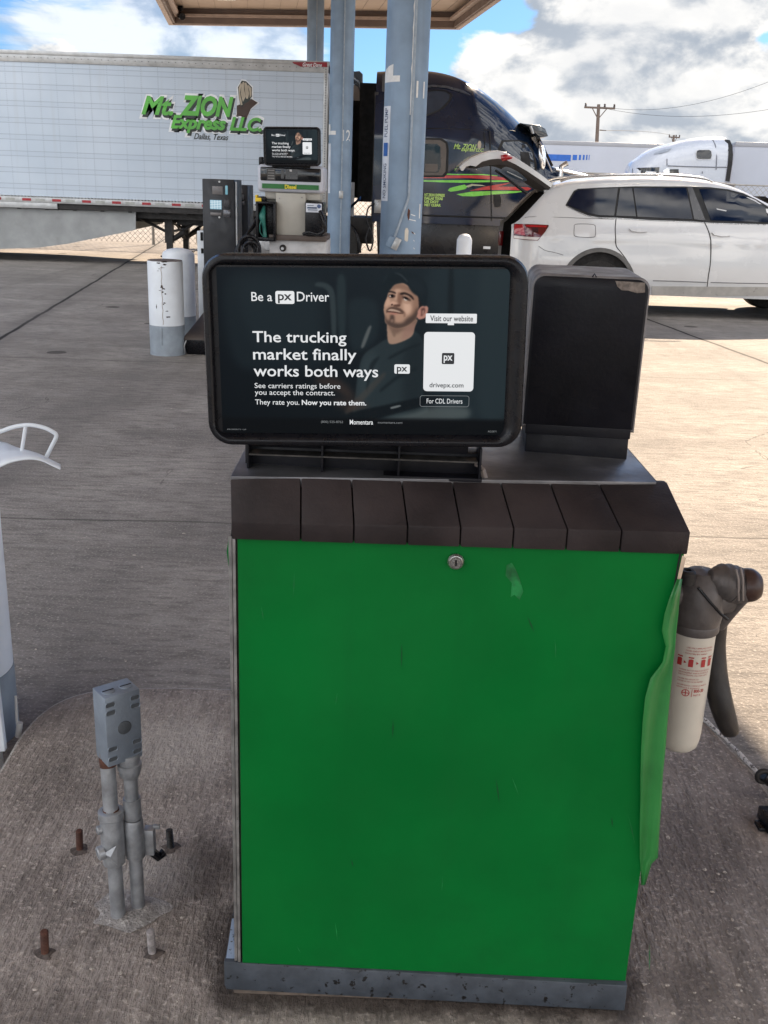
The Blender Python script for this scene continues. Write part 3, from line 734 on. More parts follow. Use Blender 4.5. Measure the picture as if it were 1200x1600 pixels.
for q, ln_ in enumerate(('WARNING: SHUT OFF PRESSURE BEFORE SERVICE', 'REPLACE ELEMENT WHEN FLOW DROPS OR', 'EVERY SIX MONTHS  USE A NEW GASKET', 'FOR DIESEL AND GASOLINE ONLY', 'DISPOSE OF USED FILTER PROPERLY', 'ADVERTENCIA: CIERRE LA PRESION', 'REEMPLACE EL ELEMENTO')):
    w_ = (.062, .060, .058, .040, .050, .060, .044)[q]; cyl_text(ln_, (-.030, -.030+w_, zz-.0026, zz)); zz -= .0052
    if q in (2, 4): zz -= .003
B = M(); n_ = 28; a1 = [wrap(Vector((-.012+.0075*math.cos(2*PI*i/n_), 0, .742+.0075*math.sin(2*PI*i/n_)))) for i in range(n_)]; a2 = [wrap(Vector((-.012+.0060*math.cos(2*PI*i/n_), 0, .742+.0060*math.sin(2*PI*i/n_)))) for i in range(n_)]
B.add(a1+a2, [(i, (i+1) % n_, n_+(i+1) % n_, n_+i) for i in range(n_)])
B.out('print', INK, can, fixn=False)
cyl_patch([(-.018, .7412), (-.006, .7412), (-.006, .7428), (-.018, .7428)]); cyl_patch([(-.0128, .736), (-.0112, .736), (-.0112, .748), (-.0128, .748)])
cyl_patch([(-.001, .734), (0, .734), (0, .7505), (-.001, .7505)])
cyl_text('800-30', (.003, .024, .743, .750), .02); cyl_text('PART 70', (.003, .018, .7355, .7395))
# head casting
B = M(); B.lathe([(.0, .858), (.0445, .858), (.0465, .862), (.0465, .873), (.0455, .876), (.047, .880), (.050, .900), (.048, .935), (.040, .962), (.026, .978), (0, .982)], 36, (fx, fy, 0), caps=False)
B.out('filter_head', FH, ft, ang=35)
B = M(); B.tube([(.50, 1.76, .925), (.575, 1.76, .93)], [.022, .03], 18); B.tube([(.497, 1.76, .925), (.512, 1.76, .925)], .034, 6)
B.box(.502, .54, 1.715, 1.735, .86, .955)
B.out('inlet_fitting', FH, ft, bevel=.0015)
B = M(); B.lathe([(.0, .0), (.016, .0), (.016, .022), (.012, .026), (.007, .026), (.006, .018), (0, .018)], 20, (.563, 1.72, .968), caps=False); B.out('pressure_port', mat('dark_iron', (.03, .028, .027), .55, .5, vs=40, var=.3, bump=.5), ft)
B = M(); B.tube([(.582, 1.706, .965), (.605, 1.702, .94), (.63, 1.704, .915), (.648, 1.715, .90)], .0028, 8); B.out('cable_tie', BLK, ft)
B = M(); B.tube([(.625, 1.76, .925), (.665, 1.765, .925)], [.036, .03], 20); B.out('outlet_fitting', FH, ft)

# nozzle resting behind the filter
HOSE = mat('black_rubber', (.018, .015, .014), .4, var=.3, vs=18, bump=.3, bs=140, dirt=.35, dirtcol=(.05, .042, .036))
nz_ = thing('fuel_nozzle', 'grimy dark fuel nozzle with a drooping rubber sleeve, hung beside the white filter', 'nozzle', (.66, 1.80, .62))
def sm_tube(pts, rr, n=18, k=6):
    pp = smooth_path(pts, k); q = smooth_path([(r, 0, 0) for r in rr], k); return pp, [v.x for v in q]
pp, rr = sm_tube([Q(1108, 900, 1.74), Q(1122, 905, 1.745), Q(1142, 912, 1.75), Q(1155, 916, 1.75), Q(1172, 914, 1.75), Q(1184, 911, 1.75), Q(1189, 911, 1.75)], [.010, .030, .036, .033, .030, .024, .006])
for i in range(len(rr)): rr[i] += .0012*math.sin(i*2.3)*(1 if i < 20 else 0)
B = M(); B.tube(pp, rr, 22); B.out('nozzle_body', FH, nz_, ang=70)
pp, rr = sm_tube([Q(1158, 914, 1.748), Q(1168, 914, 1.748), Q(1179, 913, 1.748), Q(1187, 912, 1.748), Q(1190, 912, 1.748)], [.031, .0325, .030, .021, .004])
B = M(); B.tube(pp, rr, 22); B.out('end_cap', mat('brown_cap', (.035, .017, .013), .38, var=.3, vs=20, bump=.3), nz_, ang=70)
for q_, (cx_, t_) in enumerate(((1150, .012), (1157, .008))):
    a_ = Q(cx_, 890-q_*3, 1.72); b_ = Q(cx_+4, 938, 1.72)
    B = M(); B.tube(smooth_path([a_, a_.lerp(b_, .3)+Vector((.001, -.006, 0)), a_.lerp(b_, .7)+Vector((-.001, -.006, 0)), b_], 4), .0022, 6); B.out('tape_fold', mat('grey_tape', (.24, .2, .18), .6), nz_, ang=80)
pp, rr = sm_tube([Q(1112, 925, 1.80), Q(1116, 965, 1.81), Q(1115, 1010, 1.81), Q(1119, 1060, 1.80), Q(1127, 1100, 1.79), Q(1137, 1132, 1.785), Q(1143, 1144, 1.785), Q(1145, 1150, 1.785)], [.030, .026, .0235, .0235, .0235, .0205, .016, .004])
B = M(); B.tube(pp, rr, 22); B.out('rubber_sleeve', HOSE, nz_, ang=70)
pp, rr = sm_tube([Q(1160, 935, 1.76), Q(1140, 955, 1.78), Q(1122, 975, 1.80)], [.012, .014, .016])
B = M(); B.tube(pp, rr, 14); B.out('lever_guard', FH, nz_, ang=70)

# black metal box behind and right of the screen
bx = thing('metal_cabinet', 'plain black steel box with rounded corners, standing on the dispenser top right of the screen', 'cabinet', (.36, 1.95, 1.168))
EDGE = mat('rubbed_edge', (.30, .27, .24), .4, .5, vs=30, var=.4)
B = M()
ang_ = math.radians(-5)
def lb(v): return Matrix.Translation((.3605, 1.85, 0)) @ (Matrix.Rotation(ang_, 4, 'Z') @ Vector(v))
def rr2(w_, h_, r_, y_, cz, top=True):
    pts = [(-w_/2, cz-h_/2), (w_/2, cz-h_/2)]
    for a in range(0, 91, 15): t = math.radians(a); pts.append((w_/2-r_+r_*math.cos(t), cz+h_/2-r_+r_*math.sin(t)))
    for a in range(90, 181, 15): t = math.radians(a); pts.append((-w_/2+r_+r_*math.cos(t), cz+h_/2-r_+r_*math.sin(t)))
    return [lb((p[0], y_, p[1])) for p in pts]
B.rings([rr2(.206, .280, .02, .003, 1.362), rr2(.212, .286, .022, .006, 1.362), rr2(.212, .286, .022, .235, 1.362)])
B.out('cabinet_shell', mat('box_shell', (.17, .16, .16), .45, .2, vs=20, var=.3, dirt=.4), bx, ang=40)
B = M(); B.rings([rr2(.197, .266, .018, -.002, 1.363), rr2(.205, .275, .021, .0005, 1.363), rr2(.206, .277, .021, .004, 1.363)]); B.out('cover_plate', BLKM, bx, ang=30)
B = M(); v_ = [lb(p) for p in [(-.0955, -.001, 1.160), (.0975, -.001, 1.160), (.0975, .19, 1.160), (-.0955, .19, 1.160)]]; v2_ = [lb(p) for p in [(-.0955, .002, 1.210), (.0975, .002, 1.210), (.0975, .19, 1.210), (-.0955, .19, 1.210)]]
B.hexa(v_, v2_); B.out('pedestal', BLKM, bx, bevel=.002)
B = M(); v_ = [lb(p) for p in [(-.0975, -.001, 1.207), (.0995, -.001, 1.207), (.0995, .195, 1.207), (-.0975, .195, 1.207)]]; v2_ = [lb(p) for p in [(-.0975, .001, 1.238), (.0995, .001, 1.238), (.0995, .195, 1.238), (-.0975, .195, 1.238)]]
B.hexa(v_, v2_); B.out('pedestal_collar', BLKM, bx, bevel=.0015)
B = M(); pl = [(.045, 1.502), (.098, 1.501), (.1, 1.484), (.086, 1.482), (.07, 1.486), (.058, 1.486), (.05, 1.492)]
B.add([lb((p[0]-.004, -.0032, p[1]-.004)) for p in pl], [list(range(len(pl)))]); B.out('bare_patch', mat('bare_scuff', (.16, .13, .11), .5, .3, vs=60, var=.6), bx, fixn=False)
B = M(); B.tube([lb((0, -.002, 1.503)), lb((.003, -.004, 1.509)), lb((.007, -.002, 1.503))], .0014, 6); B.out('latch_tab', BLKM, bx)

# ------------------------------------------------------------------ near island: conduits, bolts, bollard, guard
GALV = mat('galvanised', (.36, .37, .385), .45, .55, vs=22, var=.25, bump=.5, bs=70, dirt=.5, dirtcol=(.12, .11, .10))
CASTB = mat('cast_aluminium', (.26, .30, .35), .5, .45, vs=15, var=.12, bump=.35, bs=160)
RUST = mat('rust', (.09, .035, .022), .8, .1, vs=30, var=.4, bump=1.2, bs=90)
VOID = mat('void_black', (.003, .003, .003), .8)
cj = thing('conduit_stub', 'grey electrical junction box on two galvanised conduits rising from the near island', 'junction box', (-.525, 1.78, .13))
B = M()
def tilt(v): return Matrix.Translation((-.530, 1.80, 0)) @ (Matrix.Rotation(math.radians(40), 4, 'Z') @ Vector(v))
B.hexa([tilt((-.036, -.028, .505)), tilt((.040, -.028, .505)), tilt((.040, .030, .505)), tilt((-.036, .030, .505))], [tilt((-.036, -.028, .662)), tilt((.040, -.028, .662)), tilt((.040, .030, .662)), tilt((-.036, .030, .662))])
jb = B.out('junction_box', CASTB, cj, bevel=.0025)
CD = mat('cast_dark', (.10, .11, .12), .6, .3, vs=60)
for (x_, y_) in ((-.017, -.003), (.021, -.003)):
    B = M(); B.lathe([(0, 0), (.0135, 0), (.0135, .002), (.012, .003), (0, .003)], 20, caps=False); B.xf(Matrix.Translation(tilt((x_, y_, .6615)))); B.out('plug', CASTB, jb)
    B = M(); B.hexa([tilt((x_-.012, y_-.0015, .6643)), tilt((x_+.012, y_-.0015, .6643)), tilt((x_+.012, y_+.0015, .6643)), tilt((x_-.012, y_+.0015, .6643))], [tilt((x_-.012, y_-.0015, .6652)), tilt((x_+.012, y_-.0015, .6652)), tilt((x_+.012, y_+.0015, .6652)), tilt((x_-.012, y_+.0015, .6652))]); B.out('plug_slot', VOID, jb)
B = M(); B.lathe([(0, 0), (.0145, 0), (.0145, .0022), (.013, .003), (0, .003)], 22, caps=False); B.xf(Matrix.Translation(tilt((.003, -.0275, .585))) @ Matrix.Rotation(math.radians(40), 4, 'Z') @ Matrix.Rotation(PI/2, 4, 'X')); B.out('plug', CD, jb)
for zc in (.645, .627, .545, .522):
    for sx_ in (-1, 1):
        B = M(); xc = .002+sx_*.0265
        a = [tilt((xc+p[0], -.0286, zc+p[1])) for p in rrect(.022, .0125, .005, 4)]; b = [tilt((xc+p[0], -.0262, zc+p[1])) for p in rrect(.022, .0125, .005, 4)]
        n = len(a); c_ = [tilt((xc+p[0], -.0286, zc+p[1])) for p in rrect(.0185, .009, .0035, 4)]; e_ = [tilt((xc+p[0], -.0296, zc+p[1])) for p in rrect(.0205, .011, .0045, 4)]
        B.rings([b, e_, c_], False, False); B.out('mounting_lug', CASTB, jb, ang=30)
        B = M(); B.add([tilt((xc+p[0], -.0284, zc+p[1])) for p in rrect(.0185, .009, .0035, 4)], [list(range(n))]); B.out('lug_recess', CD, jb, fixn=False)
# conduits
cA, cB = (-.5455, 1.775), (-.505, 1.795)
B = M(); B.tube([(-.5400, 1.765, .13), (-.5478, 1.782, .36), (-.5530, 1.795, .52)], .0155, 22); B.out('conduit', GALV, cj)
B = M(); B.tube([(-.504, 1.795, .13), (-.5075, 1.80, .36), (-.510, 1.803, .52)], .0145, 22); B.out('conduit', GALV, cj)
def seg(p0, p1, prof, m, name, n=26):
    p0, p1 = Vector(p0), Vector(p1); L = (p1-p0).length
    B = M(); B.lathe([(r, t*L) for r, t in prof], n, caps=False)
    B.xf(Matrix.Translation(p0) @ (p1-p0).to_track_quat('Z', 'Y').to_matrix().to_4x4()); return B.out(name, m, cj, ang=40)
seg((-.5445, 1.773, .262), (-.5485, 1.785, .385), [(0, 0), (.022, 0), (.0235, .04), (.0245, .3), (.0245, .85), (.027, .87), (.027, .99), (.025, 1), (.017, 1), (.017, .96), (0, .96)], GALV, 'sealing_fitting')
seg((-.5485, 1.785, .380), (-.549, 1.786, .387), [(0, 0), (.017, 0), (.017, 1), (0, 1)], RUST, 'sealant')
seg((-.551, 1.791, .486), (-.5525, 1.795, .506), [(0, 0), (.0165, 0), (.0175, .5), (.0175, 1), (0, 1)], RUST, 'rust_collar')
B = M(); B.lathe([(0, 0), (.015, 0), (.015, .012), (.0125, .014), (.0095, .014), (.0095, .008), (0, .008)], 20, caps=False)
B.xf(Matrix.Translation((-.5615, 1.762, .298)) @ Vector((-.85, -.55, -.1)).to_track_quat('Z', 'Y').to_matrix().to_4x4()); B.out('seal_plug', GALV, cj)
B = M(); B.lathe([(0, 0), (.0095, 0), (.0095, .008), (.007, .010), (.005, .010), (.005, .005), (0, .005)], 18, caps=False)
B.xf(Matrix.Translation((-.566, 1.768, .348)) @ Vector((-.85, -.55, 0)).to_track_quat('Z', 'Y').to_matrix().to_4x4()); B.out('seal_plug', GALV, cj)
B = M(); B.add([(-.560, 1.752, .30), (-.53, 1.748, .325), (-.53, 1.748, .275), (-.542, 1.742, .30)], [(0, 3, 1), (0, 2, 3), (3, 2, 1)]); B.out('casting_web', GALV, cj)
seg((-.505, 1.797, .262), (-.507, 1.80, .355), [(0, 0), (.0195, 0), (.0205, .05), (.0205, .95), (.0185, 1), (0, 1)], GALV, 'coupling')
seg((-.507, 1.80, .358), (-.5085, 1.801, .405), [(0, 0), (.0185, 0), (.0185, 1), (0, 1)], GALV, 'coupling')
seg((-.509, 1.802, .455), (-.5095, 1.803, .475), [(0, 0), (.017, 0), (.0225, .5), (.0225, 1), (0, 1)], GALV, 'union_nut', 8)
seg((-.5095, 1.803, .475), (-.510, 1.803, .512), [(0, 0), (.025, 0), (.025, .35), (.0215, .4), (.0215, .7), (.024, .75), (.024, 1), (0, 1)], GALV, 'union_nut', 10)
B = M(); B.box(-.488, -.466, 1.80, 1.822, .262, .325).box(-.470, -.455, 1.812, 1.82, .32, .33); B.out('strut_clamp', GALV, cj, bevel=.002)
B = M(); B.tube([(-.478, 1.81, .27), (-.462, 1.82, .245), (-.452, 1.83, .25)], .010, 8); B.out('rubber_boot', BLK, cj)
# mortar patch round the conduits
B = M(); rs = []
for k_, (rr_, z_) in enumerate(((.078, .1315), (.06, .1345), (.035, .138))):
    rs.append([(-.524+rr_*(1+.18*math.sin(3*t+1)+.09*math.sin(7*t))*math.cos(t), 1.784+rr_*.8*(1+.15*math.sin(4*t))*math.sin(t), z_) for t in [2*PI*i/36 for i in range(36)]])
B.rings(rs, False, True); o = B.out('mortar_patch', concrete('mortar', (.36, .33, .31), (.52, .49, .46), (1, 1, 1), 0, False, 1.0, False), cj)
bolts = [(-.689, 1.984, .058, 'rusty anchor bolt left of the conduits, the farther of the left pair', 3, 4, RUST), (-.478, 2.003, .052, 'dark stub of an anchor bolt behind the conduits, on their right', -2, 2, mat('dark_iron', (.03, .028, .027), .55, .5, vs=40, var=.3, bump=.5)),
         (-.660, 1.651, .062, 'rusty anchor bolt nearest the lower left corner', 4, 5, RUST), (-.443, 1.662, .060, 'pale grey anchor bolt in front of the conduits, near the dispenser', -1, 3, mat('pale_bolt', (.30, .27, .26), .7, .3, vs=60, var=.4, bump=1))]
for x_, y_, h_, lab, tx, ty, m_ in bolts:
    B = M(); prof = [(0, 0), (.0085, 0)]
    for q in range(int(h_/.004)): prof += [(.0070, q*.004+.001), (.0084, q*.004+.003)]
    prof += [(.006, h_), (0, h_)]
    t_ = thing('anchor_bolt', lab, 'bolt', (x_, y_, .13), 'anchor bolts left in the near island')
    B.lathe(prof, 14, caps=False); B.xf(Matrix.Translation((x_, y_, .13)) @ Matrix.Rotation(math.radians(tx), 4, 'Y') @ Matrix.Rotation(math.radians(ty), 4, 'X')); B.out('shank', m_, t_)
    B = M(); rs = [[(x_+rr_*(1+.25*math.sin(3*t+x_*40)+.12*math.sin(5*t))*math.cos(t), y_+rr_*(1+.2*math.sin(2*t+y_*9))*math.sin(t), z_) for t in [2*PI*i/20 for i in range(20)]] for rr_, z_ in ((.020, .1306), (.015, .1322), (.010, .1335))]
    B.rings(rs, False, True); B.out('stain_ring', mat('crumbled_hole', (.10, .08, .07), .95, vs=80, var=.5, bump=1), t_)

WP = mat('white_paint', (.74, .78, .82), .45, vs=4, var=.06, dirt=.25, dirtcol=(.35, .34, .32), bump=.35, bs=25)
GP = mat('grey_paint', (.27, .31, .35), .5, vs=6, var=.15, dirt=.4, dirtcol=(.13, .13, .13), bump=.4, bs=30)
def bollard(loc, r_, h_, band, label, top='flat', chips=False, group='round white bollards'):
    t_ = thing('bollard', label, 'bollard', loc, group); x_, y_, z_ = loc
    B = M()
    prof = [(r_, band), (r_, h_-.012), (r_-.006, h_)]
    if top == 'dome': prof = [(r_, band), (r_, h_-.02), (r_-.01, h_+.004), (r_*.7, h_+.03), (r_*.3, h_+.045), (0, h_+.047)]; B.lathe(prof, 40, loc, caps=False)
    elif top == 'round': B.lathe([(r_, band), (r_, h_-.05), (r_-.008, h_-.025), (r_-.03, h_-.006), (r_-.06, h_), (0, h_)], 40, loc, caps=False)
    else: B.lathe(prof, 40, loc, caps=False)
    B.out('post', WP, t_)
    B = M(); B.lathe([(r_+.004, -.02), (r_+.0015, .02), (r_+.0015, band)], 40, loc, caps=False); B.out('grey_band', GP, t_)
    if top == 'flat':
        B = M(); B.lathe([(0, 0), (r_-.004, 0), (r_-.006, .004), (r_*.6, .009), (0, .010)], 36, (x_, y_, z_+h_), caps=False); B.out('concrete_fill', mat('bollard_fill', (.15, .12, .11), .9, vs=25, var=.4, bump=1, bs=60), t_)
    if chips:
        CH = mat('bare_chip', (.028, .018, .015), .8, vs=50, var=.4, bump=.8)
        random.seed(4)
        for a, zc, w_, hh in ((-.02, .872, .05, .012), (.03, .885, .07, .009), (.035, .86, .045, .01), (-.02, .82, .014, .007), (.0, .655, .030, .030), (.018, .638, .03, .012), (.004, .605, .028, .014), (.03, .59, .024, .013), (.02, .505, .028, .01), (.01, .495, .014, .012), (.04, .43, .03, .006), (.052, .375, .05, .010), (-.03, .80, .03, .003), (.01, .83, .05, .0035), (-.02, .62, .03, .004), (-.06, .47, .012, .03)):
            pl = []; n_ = 14
            for i in range(n_):
                t = 2*PI*i/n_; k_ = random.uniform(.45, 1.05); pl.append((a+w_/2*math.cos(t)*k_, zc+hh*math.sin(t)*k_*.8))
            v2, f2, _ = tri2d(pl, .02)
            def wr(p): th = p.x/r_; return Vector((x_+(r_+.0015)*math.sin(th), y_-(r_+.0015)*math.cos(th), z_+p.y))
            B = M(); B.add([wr(p) for p in v2], f2); B.out('paint_chip', CH, t_, fixn=False)
        B = M(); B.tube([Vector((x_+(r_+.001)*math.sin((.0+.004*math.sin(i*2))/r_), y_-(r_+.001)*math.cos(0), z_+.30+.034*i)) for i in range(17)], .0022, 5); B.out('weld_seam', mat('seam_rust', (.30, .2, .15), .8, vs=40), t_)
        B = M(); B.tube([Vector((x_+(r_+.0)*math.sin(-.12), y_-(r_+.0)*math.cos(.12), z_+q)) for q in (.11, .27)], .013, 8); B.out('lower_strip', GP, t_)
    return t_
bollard((-1.275, 2.70, 0), .165, .845, .22, 'white round bollard at the left edge of the picture beside the near island', 'round')
bollard((-2.165, 9.72, 0), .166, .885, .285, 'chipped white bollard with grey base and flat brown top, before the black kiosks', 'flat', True)
bollard((-2.262, 10.80, 0), .168, .885, .235, 'clean white bollard with a domed cap, just behind the chipped one', 'dome')
bollard((.79, 11.6, 0), .085, 1.10, .2, 'slim white bollard behind the large screen, in front of the dark truck cab', 'dome')
t_ = thing('white_barrier', 'flat white steel barrier panel hugging the bollard at the left edge', 'barrier', (-1.15, 2.44, 0))
B = M(); B.hexa([(-1.40, 2.43, .075), (-1.034, 2.43, .105), (-1.034, 2.45, .105), (-1.40, 2.45, .075)], [(-1.40, 2.44, .80), (-1.052, 2.44, .80), (-1.052, 2.46, .80), (-1.40, 2.46, .80)])
B.out('panel', WP, t_, bevel=.003)
for q in (-1.36, -1.13): B = M(); B.box(q, q+.06, 2.455, 2.50, 0, .2); B.out('foot', WP, t_, bevel=.002)
B = M(); B.tube([(-1.03, 2.52, .10), (-1.022, 2.52, .145)], .009, 12); B.tube([(-1.03, 2.52, .14), (-1.035, 2.54, .22)], .004, 8); B.out('plug', mat('pvc_white', (.55, .54, .52), .4), t_)
# curved guard with a tube rail
t_ = thing('curved_guard', 'curved white steel guard with a tubular hoop rail, poking in at the left edge', 'guard', (-1.32, 2.6, 0))
fe = smooth_path([Q(a, b, 2.48) for a, b in ((-130, 800), (-60, 757), (0, 728), (20, 720), (44, 716), (64, 718), (80, 725), (95, 732))], 5)
be = smooth_path([Q(a, b, 2.78) for a, b in ((-120, 705), (-60, 690), (0, 690), (22, 697), (44, 706), (60, 713), (76, 722), (95, 732))], 5)
B = M(); n = len(fe)
for i in range(n):
    for j in range(7): B.v.append(fe[i].lerp(be[i], j/6)+Vector((0, 0, .012*math.sin(PI*j/6))))
for i in range(n-1):
    for j in range(6): B.f.append([i*7+j, i*7+j+1, (i+1)*7+j+1, (i+1)*7+j])
o = B.out('plate', WP, t_, ang=80); s_ = o.modifiers.new('s', 'SOLIDIFY'); s_.thickness = .004
pa = [Q(a, b, 2.6) for a, b in ((-90, 745), (-75, 712), (-40, 688), (0, 674.5), (22, 667), (46, 664), (68, 668), (82, 674.5), (87.5, 679), (87, 685), (81, 697), (72, 715))]
B = M(); B.tube(smooth_path(pa, 5), .0056, 12); B.out('rail', WP, t_, ang=80)
B = M(); B.tube([Q(40, 666, 2.6), Q(33, 711, 2.6)], .005, 12); B.out('strut', WP, t_)
B = M(); B.tube([(-1.30, 2.62, 0), (-1.30, 2.62, .93)], .022, 12); B.tube([(-1.30, 2.62, 0), (-1.30, 2.62, .012)], .07, 16); B.out('support_post', WP, t_)

# dark hose clamp at the right edge of the near island
t_ = thing('hose_clamp', 'black iron hose bracket with a small ring at the right edge, on the painted rim', 'bracket', (1.09, 2.2, .10))
B = M(); c_ = Q(1193, 1213, 2.30); B.tube([c_+Vector((.017*math.cos(a), 0, .017*math.sin(a))) for a in [2*PI*i/16 for i in range(17)]], .007, 8, False); B.out('ring', mat('dark_iron', (.03, .028, .027), .55, .5), t_, ang=80)
B = M(); a_ = Q(1194, 1270, 2.15); B.box(a_.x+.012, a_.x+.09, 2.14, 2.22, .13, .165); B.box(a_.x-.006, a_.x+.02, 2.15, 2.19, .13, .142); B.out('bracket_body', BLK, t_, bevel=.006)
B = M(); B.tube([c_, (c_.x+.06, 2.3, .15), (c_.x+.2, 2.3, .08), (c_.x+.5, 2.2, .03)], .014, 10); B.out('hose', BLK, t_, ang=80)

# paint flakes and grit scattered over the slab
random.seed(11); B = M()
for _ in range(150):
    if random.random() < .6: px, py = random.uniform(1000, 1195), random.uniform(1180, 1595)
    else: px, py = random.uniform(0, 360), random.uniform(1120, 1595)
    p = P(px, py, .132)
    if abs(p.x) > .98 or (-.3 < p.x < .52 and 1.5 < p.y < 2.1): continue
    s_ = random.choice((.0015, .002, .0025, .0035, .006)); a = random.uniform(0, 6)
    q = [p+Vector((s_*random.uniform(.5, 1.3)*math.cos(a+t), s_*random.uniform(.5, 1.3)*math.sin(a+t), random.uniform(-.0004, .001))) for t in (0, 1.3, 2.4, 3.5, 4.9)]
    k = len(B.v); B.v += q+[p+Vector((0, 0, .0018))]; B.f += [[k+i, k+(i+1) % 5, k+5] for i in range(5)]
tag(B.out('paint_flakes', mat('flake', (.48, .42, .36), .7, vs=300, var=.4), smooth=False), 'pale paint flakes and grit scattered over the near island', 'debris', kind='stuff')
random.seed(12); B = M()
for _ in range(120):
    p = P(random.uniform(0, 1200), random.uniform(560, 1080), .002)
    if not (-3 < p.x < 4) or (abs(p.x) < 1.1 and p.y < 2.9): continue
    s_ = random.choice((.003, .004, .006, .009)); a = random.uniform(0, 6)
    q = [p+Vector((s_*random.uniform(.5, 1.3)*math.cos(a+t), s_*random.uniform(.5, 1.3)*math.sin(a+t), 0)) for t in (0, 1.3, 2.4, 3.5, 4.9)]
    k = len(B.v); B.v += q+[p+Vector((0, 0, .003))]; B.f += [[k+i, k+(i+1) % 5, k+5] for i in range(5)]
tag(B.out('grit', mat('flake', (.48, .42, .36), .7), smooth=False), 'loose grit and scraps lying on the concrete drive', 'debris', kind='stuff')

# ------------------------------------------------------------------ canopy and its columns
CEIL = mat('canopy_ceiling', (.50, .40, .32), .55, vs=.8, var=.06, dirt=.2, dirtcol=(.25, .2, .16))
FASC = mat('canopy_fascia', (.17, .125, .105), .5, vs=2, var=.12)
LIP = mat('fascia_lip', (.42, .33, .28), .5)
cp = thing('canopy', 'long flat beige ceiling and brown fascia of the pump canopy overhead', 'canopy', (-2.3, 10, 5.3))
pL0, pR0 = Vector((-5.98, 28.28)), Vector((1.42, 27.24)); dr = Vector((.139, -1)).normalized(); LEN = 44.0
pL1, pR1 = pL0+dr*LEN, pR0+dr*LEN
def inset4(q, k):
    c = sum(q, Vector((0, 0)))/4; ex = (q[1]-q[0]).normalized(); ey = (q[3]-q[0]).normalized()
    return [q[0]+ex*k+ey*k, q[1]-ex*k+ey*k, q[2]-ex*k-ey*k, q[3]+ex*k-ey*k]
qd = [pL0, pR0, pR1, pL1]
def z4(q, z): return [(p.x, p.y, z) for p in q]
B = M(); B.hexa(z4(inset4(qd, .1), 5.70), z4(inset4(qd, .1), 6.0)); B.out('ceiling', CEIL, cp)
B = M(); B.rings([z4(qd, 5.36), z4(qd, 6.05), z4(inset4(qd, .16), 6.05), z4(inset4(qd, .16), 5.36), z4(qd, 5.36)], False, False); B.out('fascia', FASC, cp, smooth=False)
B = M(); k1 = inset4(qd, -.02); k2 = inset4(qd, .10); B.rings([z4(k1, 5.33), z4(k1, 5.36), z4(k2, 5.36), z4(k2, 5.33), z4(k1, 5.33)], False, False); B.out('fascia_lip', LIP, cp, smooth=False)
k1 = inset4(qd, .165); k2 = inset4(qd, .30)
B = M(); B.rings([z4(k1, 5.50), z4(k1, 5.56), z4(k2, 5.56), z4(k2, 5.50), z4(k1, 5.50)], False, False); B.out('gutter_rail', LIP, cp, smooth=False)
ux = (pR0-pL0).normalized()
for j in range(1, 18):     # ceiling panel joints
    B = M(); c_ = pL0+ux*(7.47*j/18); a_ = c_+dr*.3; b_ = c_+dr*(LEN-.3); n_ = ux*.0025
    B.hexa(z4([a_-n_, a_+n_, b_+n_, b_-n_], 5.694), z4([a_-n_, a_+n_, b_+n_, b_-n_], 5.705)); B.out('panel_joint', FASC, cp, smooth=False)
lp = P(351, -2, 5.6); xx, yy = lp.x, lp.y
t_ = thing('canopy_light', 'small pale light fixture under the beige canopy ceiling, above the white trailer', 'light', (xx, yy, 5.60))
B = M(); B.box(xx-.24, xx+.24, yy-.24, yy+.24, 5.60, 5.70); B.out('housing', WP, t_, bevel=.03)
B = M(); B.box(xx-.19, xx+.19, yy-.19, yy+.19, 5.585, 5.60); B.out('lens', mat('lens', (.8, .78, .7), .3), t_, bevel=.006)
t_ = thing('security_camera', 'small black security camera tucked into the far left corner of the canopy', 'camera', (-5.55, 27.7, 5.55))
B = M(); B.box(-5.62, -5.50, 27.6, 27.72, 5.60, 5.70); B.tube([(-5.56, 27.66, 5.62), (-5.56, 27.6, 5.52)], .03, 8); B.out('mount', BLK, t_, bevel=.01)
B = M(); B.tube([(-5.60, 27.72, 5.50), (-5.47, 27.40, 5.42)], .085, 14); B.out('camera_body', BLK, t_, bevel=.01)
COLM = mat('column_paint', (.21, .30, .41), .5, vs=2.4, var=.14, dirt=.3, dirtcol=(.14, .17, .2), bump=.3, bs=14, streak=.25)
TAPE = mat('white_tape', (.72, .73, .72), .5, vs=30, var=.06)
